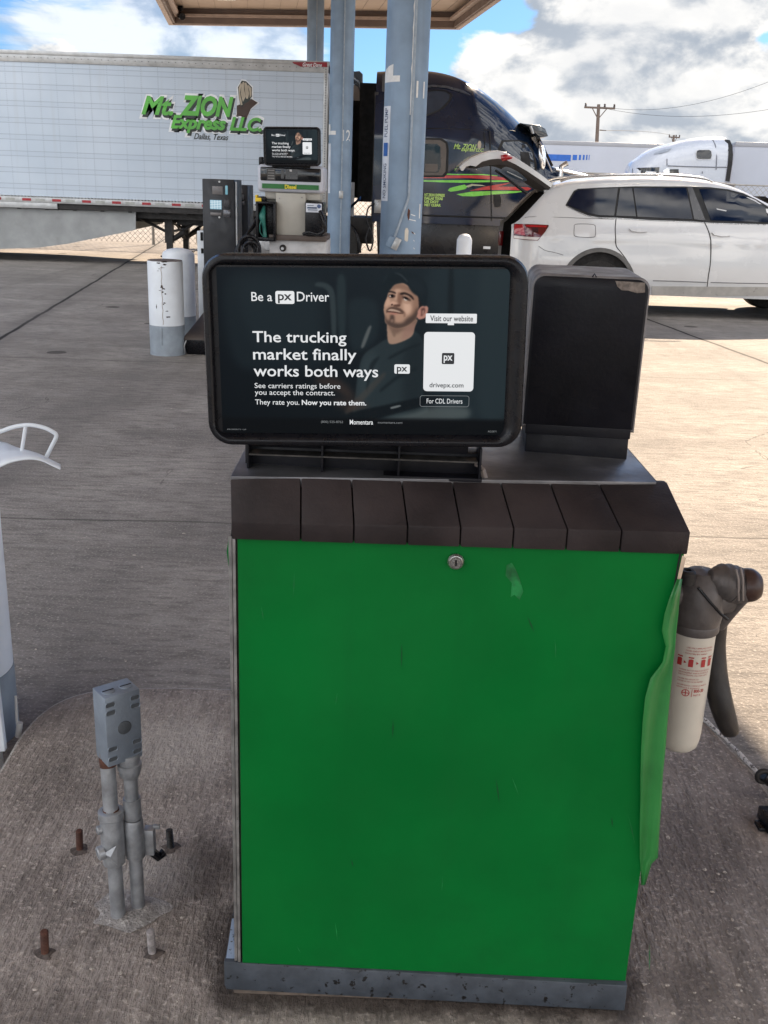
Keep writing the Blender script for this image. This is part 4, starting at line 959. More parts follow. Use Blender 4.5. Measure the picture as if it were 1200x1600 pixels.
def column(x_, y_, z0, label, num, conduit=True, r_=.195):
    t_ = thing('canopy_column', label, 'column', (x_, y_, z0), 'round canopy columns')
    B = M(); B.lathe([(r_, 0), (r_, 5.72-z0)], 44, (x_, y_, z0), caps=False); pole = B.out('pole', COLM, t_)
    B = M(); B.lathe([(r_+.09, 0), (r_+.09, .02), (r_+.003, .022), (r_+.003, .05)], 32, (x_, y_, z0), caps=False); B.out('base_plate', GP, t_)
    def wr(th, z, rr_=r_+.002): return Vector((x_+rr_*math.sin(th), y_-rr_*math.cos(th), z))
    def wpatch(pl, m, nm):
        v2, f2, _ = tri2d(pl, .03); B = M(); B.add([wr(p.x/r_, p.y) for p in v2], f2); B.out(nm, m, t_, fixn=False)
    if conduit:
        a0 = .30
        if num == '11':
            path = [wr(a0, 5.7, r_+.012), wr(a0, 3.0, r_+.012), wr(a0, 1.55, r_+.012), wr(a0-.03, 1.52, r_+.014), wr(-.30, 1.16, r_+.014)]
            B = M(); B.tube(path, .0125, 10); B.out('conduit', mat('conduit_paint', (.30, .36, .42), .5, vs=20), t_, ang=70)
            B = M(); random.seed(2); pp = [wr(a0-.07+random.uniform(-.012, .012), 5.6-q*.055, r_+.004) for q in range(62)]
            B.tube(pp, [.004+random.uniform(0, .006) for _ in pp], 6); B.out('torn_sealant', TAPE, t_, ang=80)
            B = M(); c_ = wr(-.35, 1.13, r_+.02); B.box(c_.x-.05, c_.x+.045, c_.y-.03, c_.y+.01, c_.z-.05, c_.z+.05); B.xf(Matrix.Translation(c_) @ Matrix.Rotation(math.radians(25), 4, 'Y') @ Matrix.Translation(-c_)); B.out('switch_box', COLM, t_, bevel=.004)
            B = M(); c_ = wr(-.16, 1.12, r_+.035); B.box(c_.x-.03, c_.x+.028, c_.y-.02, c_.y+.005, c_.z-.055, c_.z+.055); B.xf(Matrix.Translation(c_) @ Matrix.Rotation(math.radians(25), 4, 'Y') @ Matrix.Translation(-c_)); B.out('cover', mat('dull_alu', (.45, .46, .46), .4, .6, vs=20), t_, bevel=.003)
            RU = mat('rust', (.09, .035, .022), .8)
            wpatch([(.062, 1.44), (.082, 1.42), (.078, 1.36), (.072, 1.33), (.063, 1.35), (.055, 1.38)], RU, 'rust_spot')
            wpatch([(.098, 1.235), (.12, 1.23), (.14, 1.21), (.118, 1.215)], RU, 'rust_spot')
            for q in ((.09, 1.39, .05), (.075, 1.345, .075), (.13, 1.225, .02), (.13, 1.16, .014), (.135, 1.09, .016)):
                wpatch([(q[0], q[1]), (q[0]+q[2], q[1]-.012), (q[0]+q[2], q[1]-.020), (q[0], q[1]-.007)], TAPE, 'tape_scrap')
            wpatch([(.038, 1.24), (.046, 1.265), (.064, 1.265), (.074, 1.24), (.072, 1.15), (.062, 1.14), (.038, 1.155)], mat('paper_tag', (.62, .58, .5), .7), 'paper_tag')
            wpatch([(.195, 1.48), (.215, 1.48), (.215, 1.35), (.195, 1.35)], TAPE, 'tape_scrap')
        else:
            B = M(); B.tube([wr(a0-.1, 5.7, r_+.012), wr(a0-.1, .3, r_+.012)], .012, 10); B.out('conduit', mat('conduit_paint', (.30, .36, .42), .5), t_)
            if num == '12':
                B = M(); c_ = wr(a0-.12, 1.45, r_+.02); B.box(c_.x-.035, c_.x+.035, c_.y-.03, c_.y+.03, c_.z-.06, c_.z+.06); B.out('outlet_box', mat('dull_alu', (.45, .46, .46), .4, .6), t_, bevel=.004)
    return t_, wr, wpatch
def on_col(t_, wr, r_, body, th0, th1, z0, z1, bold, m):
    textobj('number', body, (th0*r_, th1*r_, z0, z1), 0, m, t_, bold=bold, rotm=lambda v: wr(v.x/r_, v.z))
t_, wr, wp = column(.06, 9.85, .13, 'blue grey column numbered 11 with torn tape and a bent conduit, right behind the large screen', '11')
p_ = Q(655, 140, 9.7); on_col(t_, wr, .195, '11', math.asin(.46), math.asin(.84), p_.z-.07, p_.z+.07, .01, TAPE)
# L shaped white tape on the left, and the long vertical notice
zt_ = Q(620, 125, 9.7).z
wp([(-.275, zt_-.02), (-.06, zt_-.015), (-.06, zt_+.035), (-.13, zt_+.035), (-.13, zt_+.13), (-.19, zt_+.115), (-.24, zt_+.09), (-.275, zt_+.03)], TAPE, 'tape_strip')
za, zb_ = Q(600, 165, 9.7).z, Q(600, 314, 9.7).z
wp([(-.275, zb_), (-.145, zb_), (-.145, za), (-.275, za)], mat('notice_white', (.62, .66, .72), .5, vs=10), 'notice')
INKD = mat('notice_ink', (.06, .09, .16), .6)
random.seed(5)
for body, f0, f1, w_ in (('FUEL PUMP', .68, .98, .055), ('NO SMOKING', .03, .40, .05)):
    L_ = za-zb_
    textobj('notice_print', body, (zb_+L_*f0, zb_+L_*f1, 0, w_), 0, INKD, t_, bold=.01, rotm=lambda v: wr((-.175-v.z)/.195, v.x, .1985))
wp2 = [(-.235, zb_+(za-zb_)*.48), (-.165, zb_+(za-zb_)*.48), (-.165, zb_+(za-zb_)*.62), (-.235, zb_+(za-zb_)*.62)]
v2, f2, _ = tri2d(wp2, .03); B = M(); B.add([wr(p.x/.195, p.y, .199) for p in v2], f2); B.out('notice_block', mat('notice_blue', (.02, .12, .42), .5), t_, fixn=False)
t_, wr, wp = column(-.945, 17.6, .13, 'blue grey column numbered 12, between the far pump and the truck cab', '12')
p_ = Q(545, 212, 17.5); on_col(t_, wr, .195, '12', math.asin(.22), math.asin(.82), p_.z-.085, p_.z+.085, .01, TAPE)
zt_ = Q(515, 207, 17.4).z
wp([(-.28, zt_-.03), (-.07, zt_-.03), (-.07, zt_+.03), (-.19, zt_+.03), (-.19, zt_+.13), (-.28, zt_+.13)], TAPE, 'tape_strip')
za, zb_ = Q(515, 224, 17.4).z, Q(515, 302, 17.4).z
wp([(-.28, zb_), (-.17, zb_), (-.17, za), (-.28, za)], mat('notice_white', (.62, .66, .72), .5), 'notice')
column(-1.99, 25.4, 0, 'greyish column farthest away, rising behind the white trailer roof', '13')

# ------------------------------------------------------------------ far pump with its own screen, kiosks
DK = mat('dark_glass', (.010, .011, .013), .08, vs=2, var=.3, spec=.6)
CREAM = mat('cream_enamel', (.42, .40, .35), .45, vs=5, var=.06, dirt=.3, dirtcol=(.25, .22, .17))
PWH = mat('pump_white', (.52, .54, .60), .4, vs=6, var=.05, dirt=.2, dirtcol=(.3, .3, .32))
pm = thing('fuel_pump', 'far white and cream diesel pump with a green stripe, left of column 12', 'pump', (-.92, 9.5, .13))
YP = 9.2
def bxp(x0, x1, y0, y1, Ya, Yb, Bm=None):     # box measured in the picture at depth Ya, reaching back to Yb
    a = Q(x0, (y0+y1)/2, Ya); b = Q(x1, (y0+y1)/2, Ya); t = Q((x0+x1)/2, y0, Ya); c = Q((x0+x1)/2, y1, Ya)
    (Bm or B).box(a.x, b.x, Ya, Yb, c.z, t.z)
def part(name, m, par, args, bevel=.004, seg=2):
    global B
    B = M()
    for a in (args if isinstance(args[0], (list, tuple)) else [args]): bxp(*a)
    return B.out(name, m, par, bevel=bevel, seg=seg)
part('header', PWH, pm, (402, 505, 258, 301, 9.2, 9.75), .035, 4)
part('window', DK, pm, (406.5, 501.5, 262, 283.5, 9.185, 9.22), .012, 3)
part('window_label', mat('label_dark', (.04, .038, .036), .5), pm, (417, 430, 264, 281.5, 9.182, 9.19), 0)
for i in range(4): part('price_label', mat('label_grey', (.22, .21, .2), .5), pm, (418.5, 428.5, 265.5+i*4.1, 267+i*4.1, 9.180, 9.183), 0)
part('price_display', mat('display_smoke', (.05, .052, .055), .25), pm, [(439, 443.5, 265, 279, 9.180, 9.19), (446, 465, 264.5, 280, 9.183, 9.19)], 0)
part('display_glint', mat('glint', (.5, .5, .5), .4), pm, (452.5, 456, 265, 268, 9.180, 9.183), 0)
gs = part('product_stripe', mat('stripe_green', (.012, .13, .022), .45), pm, (409.5, 498, 288, 295.5, 9.185, 9.21), 0)
a = Q(445, 295, 9.18); b = Q(463, 289, 9.18); textobj('lettering', 'Diesel', (a.x, b.x, a.z, b.z), 9.178, mat('sign_yellow', (.75, .62, .03), .5), gs, bold=.03)
part('upper_frame', CREAM, pm, (414, 500, 300, 312, 9.26, 9.7), .006)
part('front_panel', CREAM, pm, (431, 477, 302, 369, 9.21, 9.7), .004)
for x_, y_ in ((436, 309), (471, 308)): part('screw', STEEL, pm, (x_, x_+1.6, y_, y_+1.6, 9.204, 9.212), 0)
part('side_column', CREAM, pm, [(417, 432, 310, 372, 9.32, 9.7), (476, 503, 312, 372, 9.42, 9.7)], .004)
hl = part('nozzle_holster', BLK, pm, [(399.5, 403.5, 315, 377, 9.12, 9.5), (427, 430.8, 315, 377, 9.12, 9.5), (399.5, 430.8, 315, 319, 9.12, 9.5), (399.5, 430.8, 371, 377, 9.12, 9.5), (399.5, 430.8, 315, 377, 9.28, 9.5)], .006)
part('yellow_flap', mat('flap_yellow', (.72, .50, .02), .5), pm, [(398.5, 408, 309, 316, 9.16, 9.3), (398.5, 402, 304.5, 309, 9.2, 9.3)], .006)
part('flap_bracket', BLK, pm, (403, 414, 307, 315, 9.18, 9.4), .006)
rb = part('card_reader', BLK, pm, (476.5, 505, 316, 369, 9.14, 9.45), .010)
part('white_notice', mat('notice_white', (.62, .66, .72), .5), rb, (478, 502.5, 318, 332, 9.132, 9.141), .002)
part('notice_print', mat('notice_ink', (.06, .09, .16), .6), rb, [(480, 490, 320.5, 321.4, 9.129, 9.133), (480, 495, 323.5, 326, 9.129, 9.133), (481, 496, 327.5, 328.6, 9.129, 9.133)], 0)
B = M(); c_ = Q(498.5, 322.5, 9.128); B.lathe([(0, 0), (.017, 0), (.017, .004), (0, .004)], 20, caps=False); B.xf(Matrix.Translation((c_.x, 9.133, c_.z)) @ Matrix.Rotation(PI/2, 4, 'X')); B.out('round_seal', mat('seal_blue', (.06, .10, .22), .5), rb)
part('top_sensor', BLK, pm, (404, 412.5, 245, 259, 9.35, 9.6), .012)
part('shelf', mat('brown_shelf', (.085, .065, .055), .6), pm, (420, 509, 368, 376.5, 9.16, 9.8), .006)
part('lower_cabinet', mat('lower_white', (.50, .50, .50), .5, vs=8, dirt=.5, dirtcol=(.2, .18, .16), var=.1), pm, (421, 509, 376, 505, 9.2, 9.8), .004)
B = M(); c_ = Q(442, 387.5, 9.19); B.lathe([(0, 0), (.030, 0), (.030, .012), (.02, .02), (0, .02)], 20, caps=False); B.xf(Matrix.Translation((c_.x, 9.2, c_.z)) @ Matrix.Rotation(PI/2, 4, 'X')); B.out('round_port', mat('dark_iron', (.03, .028, .027), .55, .5), pm)
B = M(); c_ = Q(441, 388.5, 9.17); B.lathe([(0, 0), (.013, 0), (.013, .006), (0, .006)], 16, caps=False); B.xf(Matrix.Translation((c_.x, 9.178, c_.z)) @ Matrix.Rotation(PI/2, 4, 'X')); B.out('port_disc', mat('dull_alu', (.45, .46, .46), .4, .6), pm)
# hanging hose of the far pump
B = M(); c_ = Q(487, 362, 9.08); B.tube(smooth_path([Q(500, 330, 9.05), Q(506, 345, 9.0), Q(507, 360, 9.0), Q(497, 366, 9.0), Q(484, 363, 9.02), Q(474, 366, 9.05)], 6), .016, 8); B.out('hose', BLK, pm, ang=80)
t_ = thing('fuel_nozzle', 'small teal green nozzle standing in the holster of the far pump', 'nozzle', (Q(412, 377, 9.2).x, 9.2, Q(412, 377, 9.2).z))
TEAL = mat('teal_rubber', (.03, .17, .14), .45, vs=20, var=.2)
pp, rr = sm_tube([Q(413, 322, 9.2), Q(411, 330, 9.18), Q(409.5, 338, 9.15), Q(411, 346, 9.15), Q(413, 358, 9.17), Q(414, 368, 9.17), Q(414.5, 376, 9.18)], [.010, .022, .030, .022, .017, .019, .015])
B = M(); B.tube(pp, rr, 12); B.out('grip', TEAL, t_, ang=80)
B = M(); B.tube([Q(413, 322, 9.2), Q(412, 316, 9.25)], .008, 8); B.out('spout', mat('dark_iron', (.03, .028, .027), .55, .5), t_)
B = M(); B.tube(smooth_path([Q(408, 345, 9.13), Q(405.8, 353, 9.13), Q(407, 364, 9.15), Q(412, 370, 9.16)], 5), .005, 6); B.out('lever', TEAL, t_, ang=80)
s2 = thing('advertising_screen', 'small far advertising screen standing on top of the white diesel pump', 'screen', (-.92, 9.3, 1.785))
c2 = Q(455.3, 228.7, 9.12); sc2 = .485/.502; rot2 = Matrix.Rotation(math.radians(-1.4), 3, 'Y')
ad_screen(s2, lambda v: c2+(rot2 @ Vector((v.x, v.y, v.z*1.07)))*sc2, True, 3)
B = M(); bxp(425, 485, 254, 262, 9.2, 9.45); B.out('bracket', BLK, s2, bevel=.004)
# coiled hoses by the kiosk
t_ = thing('hose_coil', 'black hose looped up beside the payment kiosk, half hidden by the near screen', 'hose', (Q(390, 390, 9.0).x, 9.1, .6))
for k_, (cx_, cy_, ra, rb_, Y_) in enumerate(((389, 392, 16.5, 23, 9.0), (392, 394, 12, 16, 8.95), (384, 396, 15, 18, 9.06))):
    B = M(); B.tube([Q(cx_+ra*math.cos(a), cy_-rb_*math.sin(a), Y_+.02*math.sin(3*a)) for a in [2*PI*i/30 for i in range(31)]], .018, 8, False); B.out('loop', BLK, t_, ang=80)
B = M(); B.tube(smooth_path([Q(384, 372, 8.98), Q(388, 364, 9.05), Q(397, 352, 9.2), Q(401, 342, 9.3)], 6), .016, 8); B.tube([Q(392, 377, 8.98), Q(391, 392, 8.96)], .010, 8); B.out('hose_end', BLK, t_, ang=80)
# kiosks
KB = mat('kiosk_black', (.006, .007, .011), .4, vs=8, var=.25)
ks = thing('payment_kiosk', 'taller black payment kiosk with a lit blue screen, left of the far pump', 'kiosk', (-1.6, 9.8, .13), 'black payment kiosks')
part('housing', KB, ks, (318, 367.5, 280, 500, 9.6, 10.05), .008)
B = M(); a = Q(368.3, 284, 9.62); B.box(a.x-.004, a.x+.007, 9.62, 9.66, .14, a.z); B.out('edge_strip', mat('dull_alu', (.45, .46, .46), .4, .6), ks)
part('upper_display', mat('lcd_grey', (.16, .15, .15), .3), ks, (331.5, 348, 291, 304, 9.592, 9.604), .002)
part('card_slot_light', emit('slot_cyan', (110, 160, 175)), ks, (352, 355.5, 290, 304, 9.592, 9.604), .002)
part('touch_screen', emit('kiosk_blue', (130, 170, 190)), ks, (328, 346, 312.5, 327, 9.592, 9.604), .002)
part('screen_lines', emit('kiosk_line', (215, 230, 235)), ks, [(328.5, 345.5, 314+i*2.6, 314.8+i*2.6, 9.589, 9.593) for i in range(5)]+[(331+i*4.2, 331.6+i*4.2, 313, 326.5, 9.5885, 9.592) for i in range(4)], 0)
part('keypad', mat('keypad', (.03, .03, .035), .4), ks, (349.5, 359, 312, 325, 9.59, 9.604), .003)
part('receipt_slot', mat('lcd_grey', (.16, .15, .15), .3), ks, (328.5, 346, 332, 337, 9.585, 9.604), .004)
part('card_reader', mat('reader_steel', (.12, .12, .13), .25, .6), ks, (349, 360, 328, 340, 9.590, 9.604), .003)
for y_ in (284, 339.5):
    B = M(); c_ = Q(342.5, y_, 9.59); B.lathe([(0, 0), (.009, 0), (.009, .006), (0, .006)], 14, caps=False); B.xf(Matrix.Translation((c_.x, 9.6, c_.z)) @ Matrix.Rotation(PI/2, 4, 'X')); B.out('lock', mat('dull_alu', (.45, .46, .46), .4, .6), ks)
ks = thing('payment_kiosk', 'narrower black payment kiosk just behind the taller one, nearer the pump', 'kiosk', (-1.5, 10.6, .13), 'black payment kiosks')
part('housing', KB, ks, (368, 388, 289, 500, 10.4, 10.8), .008)
part('small_windows', mat('lcd_grey', (.16, .15, .15), .3), ks, [(373.5, 375, 295, 302, 10.393, 10.404), (377, 378.5, 294.5, 302, 10.393, 10.404)], 0)
part('card_reader', mat('reader_steel', (.12, .12, .13), .25, .6), ks, [(375, 381, 304, 312, 10.385, 10.404), (374, 382, 314, 321, 10.39, 10.404)], .004)
# pale post at the kiosk
t_ = thing('steel_post', 'pale blue steel post with dark holes, at the left side of the tall kiosk', 'post', (-1.87, 10.3, 0))
part('post', WP, t_, (309.5, 321, 361, 520, 10.2, 10.4), .006)
part('slot', VOID, t_, [(313, 317, 363, 376, 10.192, 10.2), (314, 318, 388, 396, 10.192, 10.2)], .003)
# bin with sloping brown lid
t_ = thing('wash_bin', 'low black bin with a sloping brown lid, on the ground behind the screen edge', 'bin', (-1.72, 9.95, 0))
B = M(); B.hexa([(-1.985, 9.72, 0), (-1.35, 9.72, 0), (-1.35, 10.2, 0), (-1.95, 10.2, 0)], [(-2.01, 9.70, .15), (-1.35, 9.70, .15), (-1.35, 10.2, .15), (-1.97, 10.2, .15)]); B.out('tub', BLK, t_, bevel=.012)
B = M(); B.hexa([(-2.02, 9.68, .145), (-1.34, 9.68, .145), (-1.34, 10.22, .145), (-1.98, 10.22, .145)], [(-1.99, 9.72, .185), (-1.34, 9.72, .185), (-1.34, 10.18, .40), (-1.86, 10.18, .40)]); B.out('lid', mat('lid_brown', (.055, .042, .036), .5, vs=6, var=.3), t_, bevel=.012)
B = M(); B.tube(smooth_path([Q(289, 552, 9.68), Q(288, 541, 9.66), Q(291, 532, 9.66)], 5), .006, 8); B.out('handle', mat('dull_alu', (.45, .46, .46), .4, .6), t_, ang=80)

# ------------------------------------------------------------------ white semi trailer
YT, ZB, ZT = 19.4, 1.085, 3.66
def trailer_mat():
    m, nt, b = newmat('trailer_sheet'); o = coords(nt); x, y, z = sep(o)
    px_ = .305; tx = x.mod(px_); vx = tx.mn(tx*-1+px_)
    rz = z.mod(.036); rv = (rz-.018).abs()
    riv = vx.lt(.0085)*rv.lt(.0095)
    seam3 = x.mod(px_*4); s3 = seam3.mn(seam3*-1+px_*4).lt(.006)
    tz = (z-.14).mod(.285); l1 = (tz-.05).abs().lt(.0052); l2 = (tz-.135).abs().lt(.0052)
    lines = l1.mx(l2)
    c = mix(nt, noise(o, .7, 5).map(.3, .7), (.46, .535, .62), (.52, .59, .67))
    band = (tz-.0925).abs().lt(.042)
    c = mix(nt, band*.10, c, (.33, .39, .47))
    c = mix(nt, (lines*.42).mx(riv*.26).mx(s3*.16), c, (.13, .17, .23))
    st = noise(mapping(o, (1, 1, .05)), 9, 5).map(.55, .8)
    c = mix(nt, st*.2, c, (.35, .35, .34))
    nt.links.new(c.k, b.inputs['Base Color']); b.inputs['Roughness'].default_value = .38; b.inputs['Specular IOR Level'].default_value = .5
    h_ = (lines*-1.0+riv*1.0)+noise(mapping(o, (1, 1, 1)), 1.6, 2)*3
    bn = nt.nodes.new('ShaderNodeBump'); bn.inputs['Strength'].default_value = .35; bn.inputs['Distance'].default_value = .006
    link(nt, h_, bn.inputs['Height']); nt.links.new(bn.outputs[0], b.inputs['Normal']); return m
ALU = mat('rail_alu', (.46, .47, .47), .4, .35, vs=6, var=.12, dirt=.4, dirtcol=(.22, .21, .2))
FR = mat('frame_black', (.018, .016, .015), .6, vs=9, var=.4, bump=.4, dirt=.3, dirtcol=(.06, .05, .045))
tr = thing('semi_trailer', 'long white riveted box trailer with green company lettering', 'trailer', (-8, 20.7, 0))
X0, X1 = -17.2, -1.28
B = M(); B.box(X0, X1-.04, YT, YT+2.6, ZB+.12, ZT-.1); box_ = B.out('box', trailer_mat(), tr, smooth=False)
B = M(); B.box(X0, X1, YT-.02, YT+2.62, ZB, ZB+.10); B.out('bottom_rail', ALU, tr, bevel=.006)
B = M(); B.box(X0, X1, YT-.018, YT+2.62, ZT-.17, ZT); B.box(X0, X1+.02, YT-.03, YT+2.63, ZT-.045, ZT+.02); B.out('top_rail', ALU, tr, bevel=.008)
B = M()
for i in range(260): B.box(X1-.12-i*.062, X1-.12-i*.062+.03, YT-.026, YT, ZB+.1, ZB+.122)
o = B.out('rivet_strip', ALU, tr, smooth=False); o['kind'] = 'stuff'
B = M()
for i in range(130): B.box(X1-.1-i*.12, X1-.1-i*.12+.02, YT-.0245, YT-.01, ZT-.10, ZT-.085)
B.out('rail_rivets', mat('rivet_dark', (.2, .2, .2), .5), tr, smooth=False)
B = M(); B.box(X1-.09, X1, YT-.015, YT+2.61, ZB, ZT); B.out('corner_post', ALU, tr, bevel=.03, seg=4)
B = M()
for i in range(56): B.lathe([(0, 0), (.012, 0), (.012, .006), (0, .006)], 6, caps=False); k_ = len(B.v)-24; B.xf(Matrix.Translation((X1-.045, YT-.015, ZB+.14+i*.043)) @ Matrix.Rotation(PI/2, 4, 'X'), k_)
B.out('post_rivets', mat('rivet_dark', (.2, .2, .2), .5), tr)
RF, GF = mat('reflector_red', (.30, .012, .02), .3), mat('reflector_grey', (.34, .35, .33), .3)
def tape(name, x0, x1, m):
    B = M(); B.box(x0, x1, YT-.024, YT-.019, ZB+.032, ZB+.077); return B.out(name, m, tr, smooth=False)
xr = Q(145, 320, YT).x
for i in range(-2, 9):
    x_ = Q(36+46.6*i, 320, YT).x
    if x_ > X1-.3: break
    tape('red_reflector', x_, x_+.165, RF); tape('grey_reflector', x_+.25, x_+.42, GF)
B = M(); B.box(X0, Q(90, 325, YT).x, YT-.022, YT+.05, ZB-.10, ZB+.0); B.out('lower_rail', ALU, tr, bevel=.004)
B = M()
for i in range(30): B.box(X0+.25+i*.52, X0+.31+i*.52, YT+.05, YT+2.55, ZB-.12, ZB-.002)
for yy in (.75, 1.75): B.box(X0, X1, YT+yy, YT+yy+.1, ZB-.30, ZB-.1)
B.box(Q(92, 328, YT).x, X1, YT+.02, YT+.09, ZB-.10, ZB-.002)
B.box(-5.0, -3.3, YT+.25, YT+2.35, ZB-.22, ZB-.1)
B.out('underframe', FR, tr, smooth=False)
# aerodynamic side skirt
sk = pxpoly([(-1400, 300), (-1400, 385), (0, 389), (60, 387), (105, 381), (150, 372), (190, 364), (212, 359), (212, 330.5), (90, 328)], YT+.1)
sk = [(max(p[0], X0+3.2), p[1]) for p in sk]; sk[0] = (X0+3.2, ZB-.04); sk[1] = (X0+3.2, .235)
B = M(); B.prism(sk, YT+.10, YT+.13); B.out('side_skirt', mat('skirt_grey', (.30, .31, .31), .5, vs=2.5, var=.14, dirt=.4, dirtcol=(.16, .15, .14)), tr, smooth=False)
B = M(); B.prism([(p[0], p[1]+.03) for p in sk], YT+2.44, YT+2.47); B.out('side_skirt', mat('skirt_grey', (.30, .31, .31), .5), tr, smooth=False)
# landing gear
for yy in (.42, 2.0):
    B = M(); x_ = Q(263, 360, YT+.4).x
    B.box(x_-.075, x_+.075, YT+yy, YT+yy+.15, .42, ZB-.1); B.box(x_-.055, x_+.055, YT+yy+.02, YT+yy+.13, .18, .45); B.box(x_-.16, x_+.16, YT+yy-.04, YT+yy+.19, .15, .18)
    B.box(x_-.11, x_+.11, YT+yy-.01, YT+yy+.16, .86, ZB-.1)
    B.tube([(x_+.05, YT+yy+.07, .5), (x_+.72, YT+yy+.3, ZB-.1)], .028, 8); B.tube([(x_-.05, YT+yy+.07, .62), (x_-.85, YT+yy+.3, ZB-.12)], .028, 8); B.tube([(x_+.06, YT+yy+.07, .48), (x_+.3, YT+yy+.07, .62)], .05, 6)
    B.out('landing_leg', FR, tr)
B = M(); B.tube([(x_, YT+.5, .62), (x_, YT+2.1, .62)], .025, 8); B.tube([(x_, YT+.5, .95), (x_, YT+2.1, .40)], .02, 8); B.out('cross_brace', FR, tr)
TY = mat('tyre', (.018, .017, .016), .8, vs=30, var=.3, bump=.5)
RM = mat('rim_metal', (.38, .38, .38), .35, .7, vs=8, var=.2)
def wheel(par, x, y, r, wd, rimm=RM, name='wheel', parts=True, z=None):
    z = r if z is None else z
    B = M(); B.lathe([(r*.56, -wd/2), (r*.62, -wd/2-.004), (r*.93, -wd/2), (r, -wd/2+.03), (r, wd/2-.03), (r*.93, wd/2), (r*.62, wd/2+.004), (r*.56, wd/2)], 40, caps=False); B.f.append([]) if False else None
    B.xf(Matrix.Translation((x, y, z)) @ Matrix.Rotation(PI/2, 4, 'X')); o = B.out(name, TY, par)
    B = M(); B.lathe([(r*.57, wd/2-.01), (r*.54, wd/2-.03), (r*.5, wd/2-.08), (r*.22, wd/2-.05), (r*.2, wd/2-.01), (0, wd/2-.01)], 32, caps=False)
    B.xf(Matrix.Translation((x, y, z)) @ Matrix.Rotation(PI/2, 4, 'X')); B.out('rim', rimm, o)
    B = M(); B.lathe([(r*.57, -wd/2+.01), (0, -wd/2+.02)], 24, caps=False); B.xf(Matrix.Translation((x, y, z)) @ Matrix.Rotation(PI/2, 4, 'X')); B.out('inner_disc', FR, o)
    return o
for x_ in (-16.0, -14.7):
    for yy in (.3, .62, 1.98, 2.3): wheel(tr, x_, YT+yy, .50, .27)
# lettering
LG = mat('letter_green', (.10, .42, .055), .4, vs=3, var=.15); LK = mat('letter_black', (.012, .02, .015), .4); LW = mat('letter_white', (.74, .76, .78), .4)
def logo(par, body, px0, px1, py0, py1, Y, bold, sh, k=1.0, name='lettering', trip=True):
    a = Q(px0, py1, Y); b = Q(px1, py0, Y)
    if trip:
        textobj(name, body, (a.x-.045*k, b.x+.055*k, a.z-.075*k, b.z+.035*k), Y-.001, LW, par, bold=bold+.065, shear=sh)
        textobj(name, body, (a.x+.012*k, b.x+.035*k, a.z-.045*k, b.z-.02*k), Y-.003, LK, par, bold=bold+.028, shear=sh)
    textobj(name, body, (a.x, b.x, a.z, b.z), Y-.005, LG, par, bold=bold, shear=sh)
YL = YT-.004
logo(box_, 'Mt.', 221, 270, 151, 179, YL, .03, .35)
logo(box_, 'ZION', 281, 365, 151, 180.5, YL, .045, .3)
logo(box_, 'Express LLC.', 267, 409, 184, 207, YL, .04, .3)
a = Q(303, 219, YL); b = Q(357, 210, YL); textobj('lettering', 'Dallas, Texas', (a.x, b.x, a.z, b.z), YL-.003, LK, box_, bold=.012, shear=.4)
SKN = mat('emblem_skin', (.42, .36, .27), .5)
E2 = lambda pts: pxpoly([(200+a/3.53, 80+b/3.53) for a, b in pts], YL)
def decal(pts, m, y, name='emblem', par=box_):
    B = M(); v2, f2, _ = tri2d(pts, .3); B.add([(p.x, y, p.y) for p in v2], f2); return B.out(name, m, par, smooth=False)
decal(E2([(596, 360), (602, 290), (600, 200), (625, 155), (650, 158), (690, 195), (692, 265), (725, 285), (680, 320), (655, 375), (625, 368)]), LW, YL-.001)
decal(E2([(600, 300), (640, 285), (680, 262), (716, 284), (678, 318), (655, 370), (630, 360), (600, 356)]), mat('emblem_brown', (.05, .028, .02), .5), YL-.003)
decal(E2([(606, 200), (628, 162), (652, 166), (684, 200), (684, 250), (666, 276), (640, 292), (632, 306), (620, 302), (612, 260)]), LK, YL-.0035)
for q in ([(610, 205), (622, 175), (628, 180), (618, 230), (632, 296), (622, 298), (613, 255)], [(626, 190), (634, 168), (642, 172), (640, 210), (650, 250), (634, 280), (622, 235)], [(643, 176), (651, 172), (662, 195), (668, 235), (662, 262), (652, 262), (644, 210)], [(660, 186), (668, 190), (681, 204), (681, 245), (672, 258), (670, 222)]):
    decal(E2(q), SKN, YL-.006)
decal(pxpoly([(456.5, 96.8), (462, 97), (511, 97.3), (511.5, 104.8), (470, 104.4), (464, 101.5), (459, 99.5)], YT-.02), mat('maker_red', (.25, .012, .02), .4), YT-.034, 'maker_plate', tr)
a = Q(473, 103.6, YT-.035); b = Q(503, 98.6, YT-.035); textobj('lettering', 'Great Dane', (a.x, b.x, a.z, b.z), YT-.0365, LW, tr, bold=.015, shear=.3)

# ------------------------------------------------------------------ dark blue truck cab
YC = 19.15; WC = 2.5
NAVY = mat('navy_paint', (.006, .014, .036), .12, vs=1.5, var=.3, coat=.6, spec=.3)
tc = thing('truck_cab', 'dark navy sleeper truck cab with red and green swooshes, pulling the white trailer', 'truck', (1.8, YC+1.25, 0))
topc = [(Q(a, b, YC).x, Q(a, b, YC).z) for a, b in ((588, 113), (620, 111.5), (650, 111.5), (676, 112.5), (700, 117), (722, 124), (745, 135), (765, 149), (785, 164), (805, 182), (822, 199), (836, 213))]
def lerp_prof(pr, x):
    if x <= pr[0][0]: return pr[0][1]
    for i in range(len(pr)-1):
        if x <= pr[i+1][0]: t = (x-pr[i][0])/(pr[i+1][0]-pr[i][0]); return pr[i][1]*(1-t)+pr[i+1][1]*t
    return pr[-1][1]
topc_s = [(p.x, p.y) for p in smooth_path([(a, b, 0) for a, b in topc], 4)]
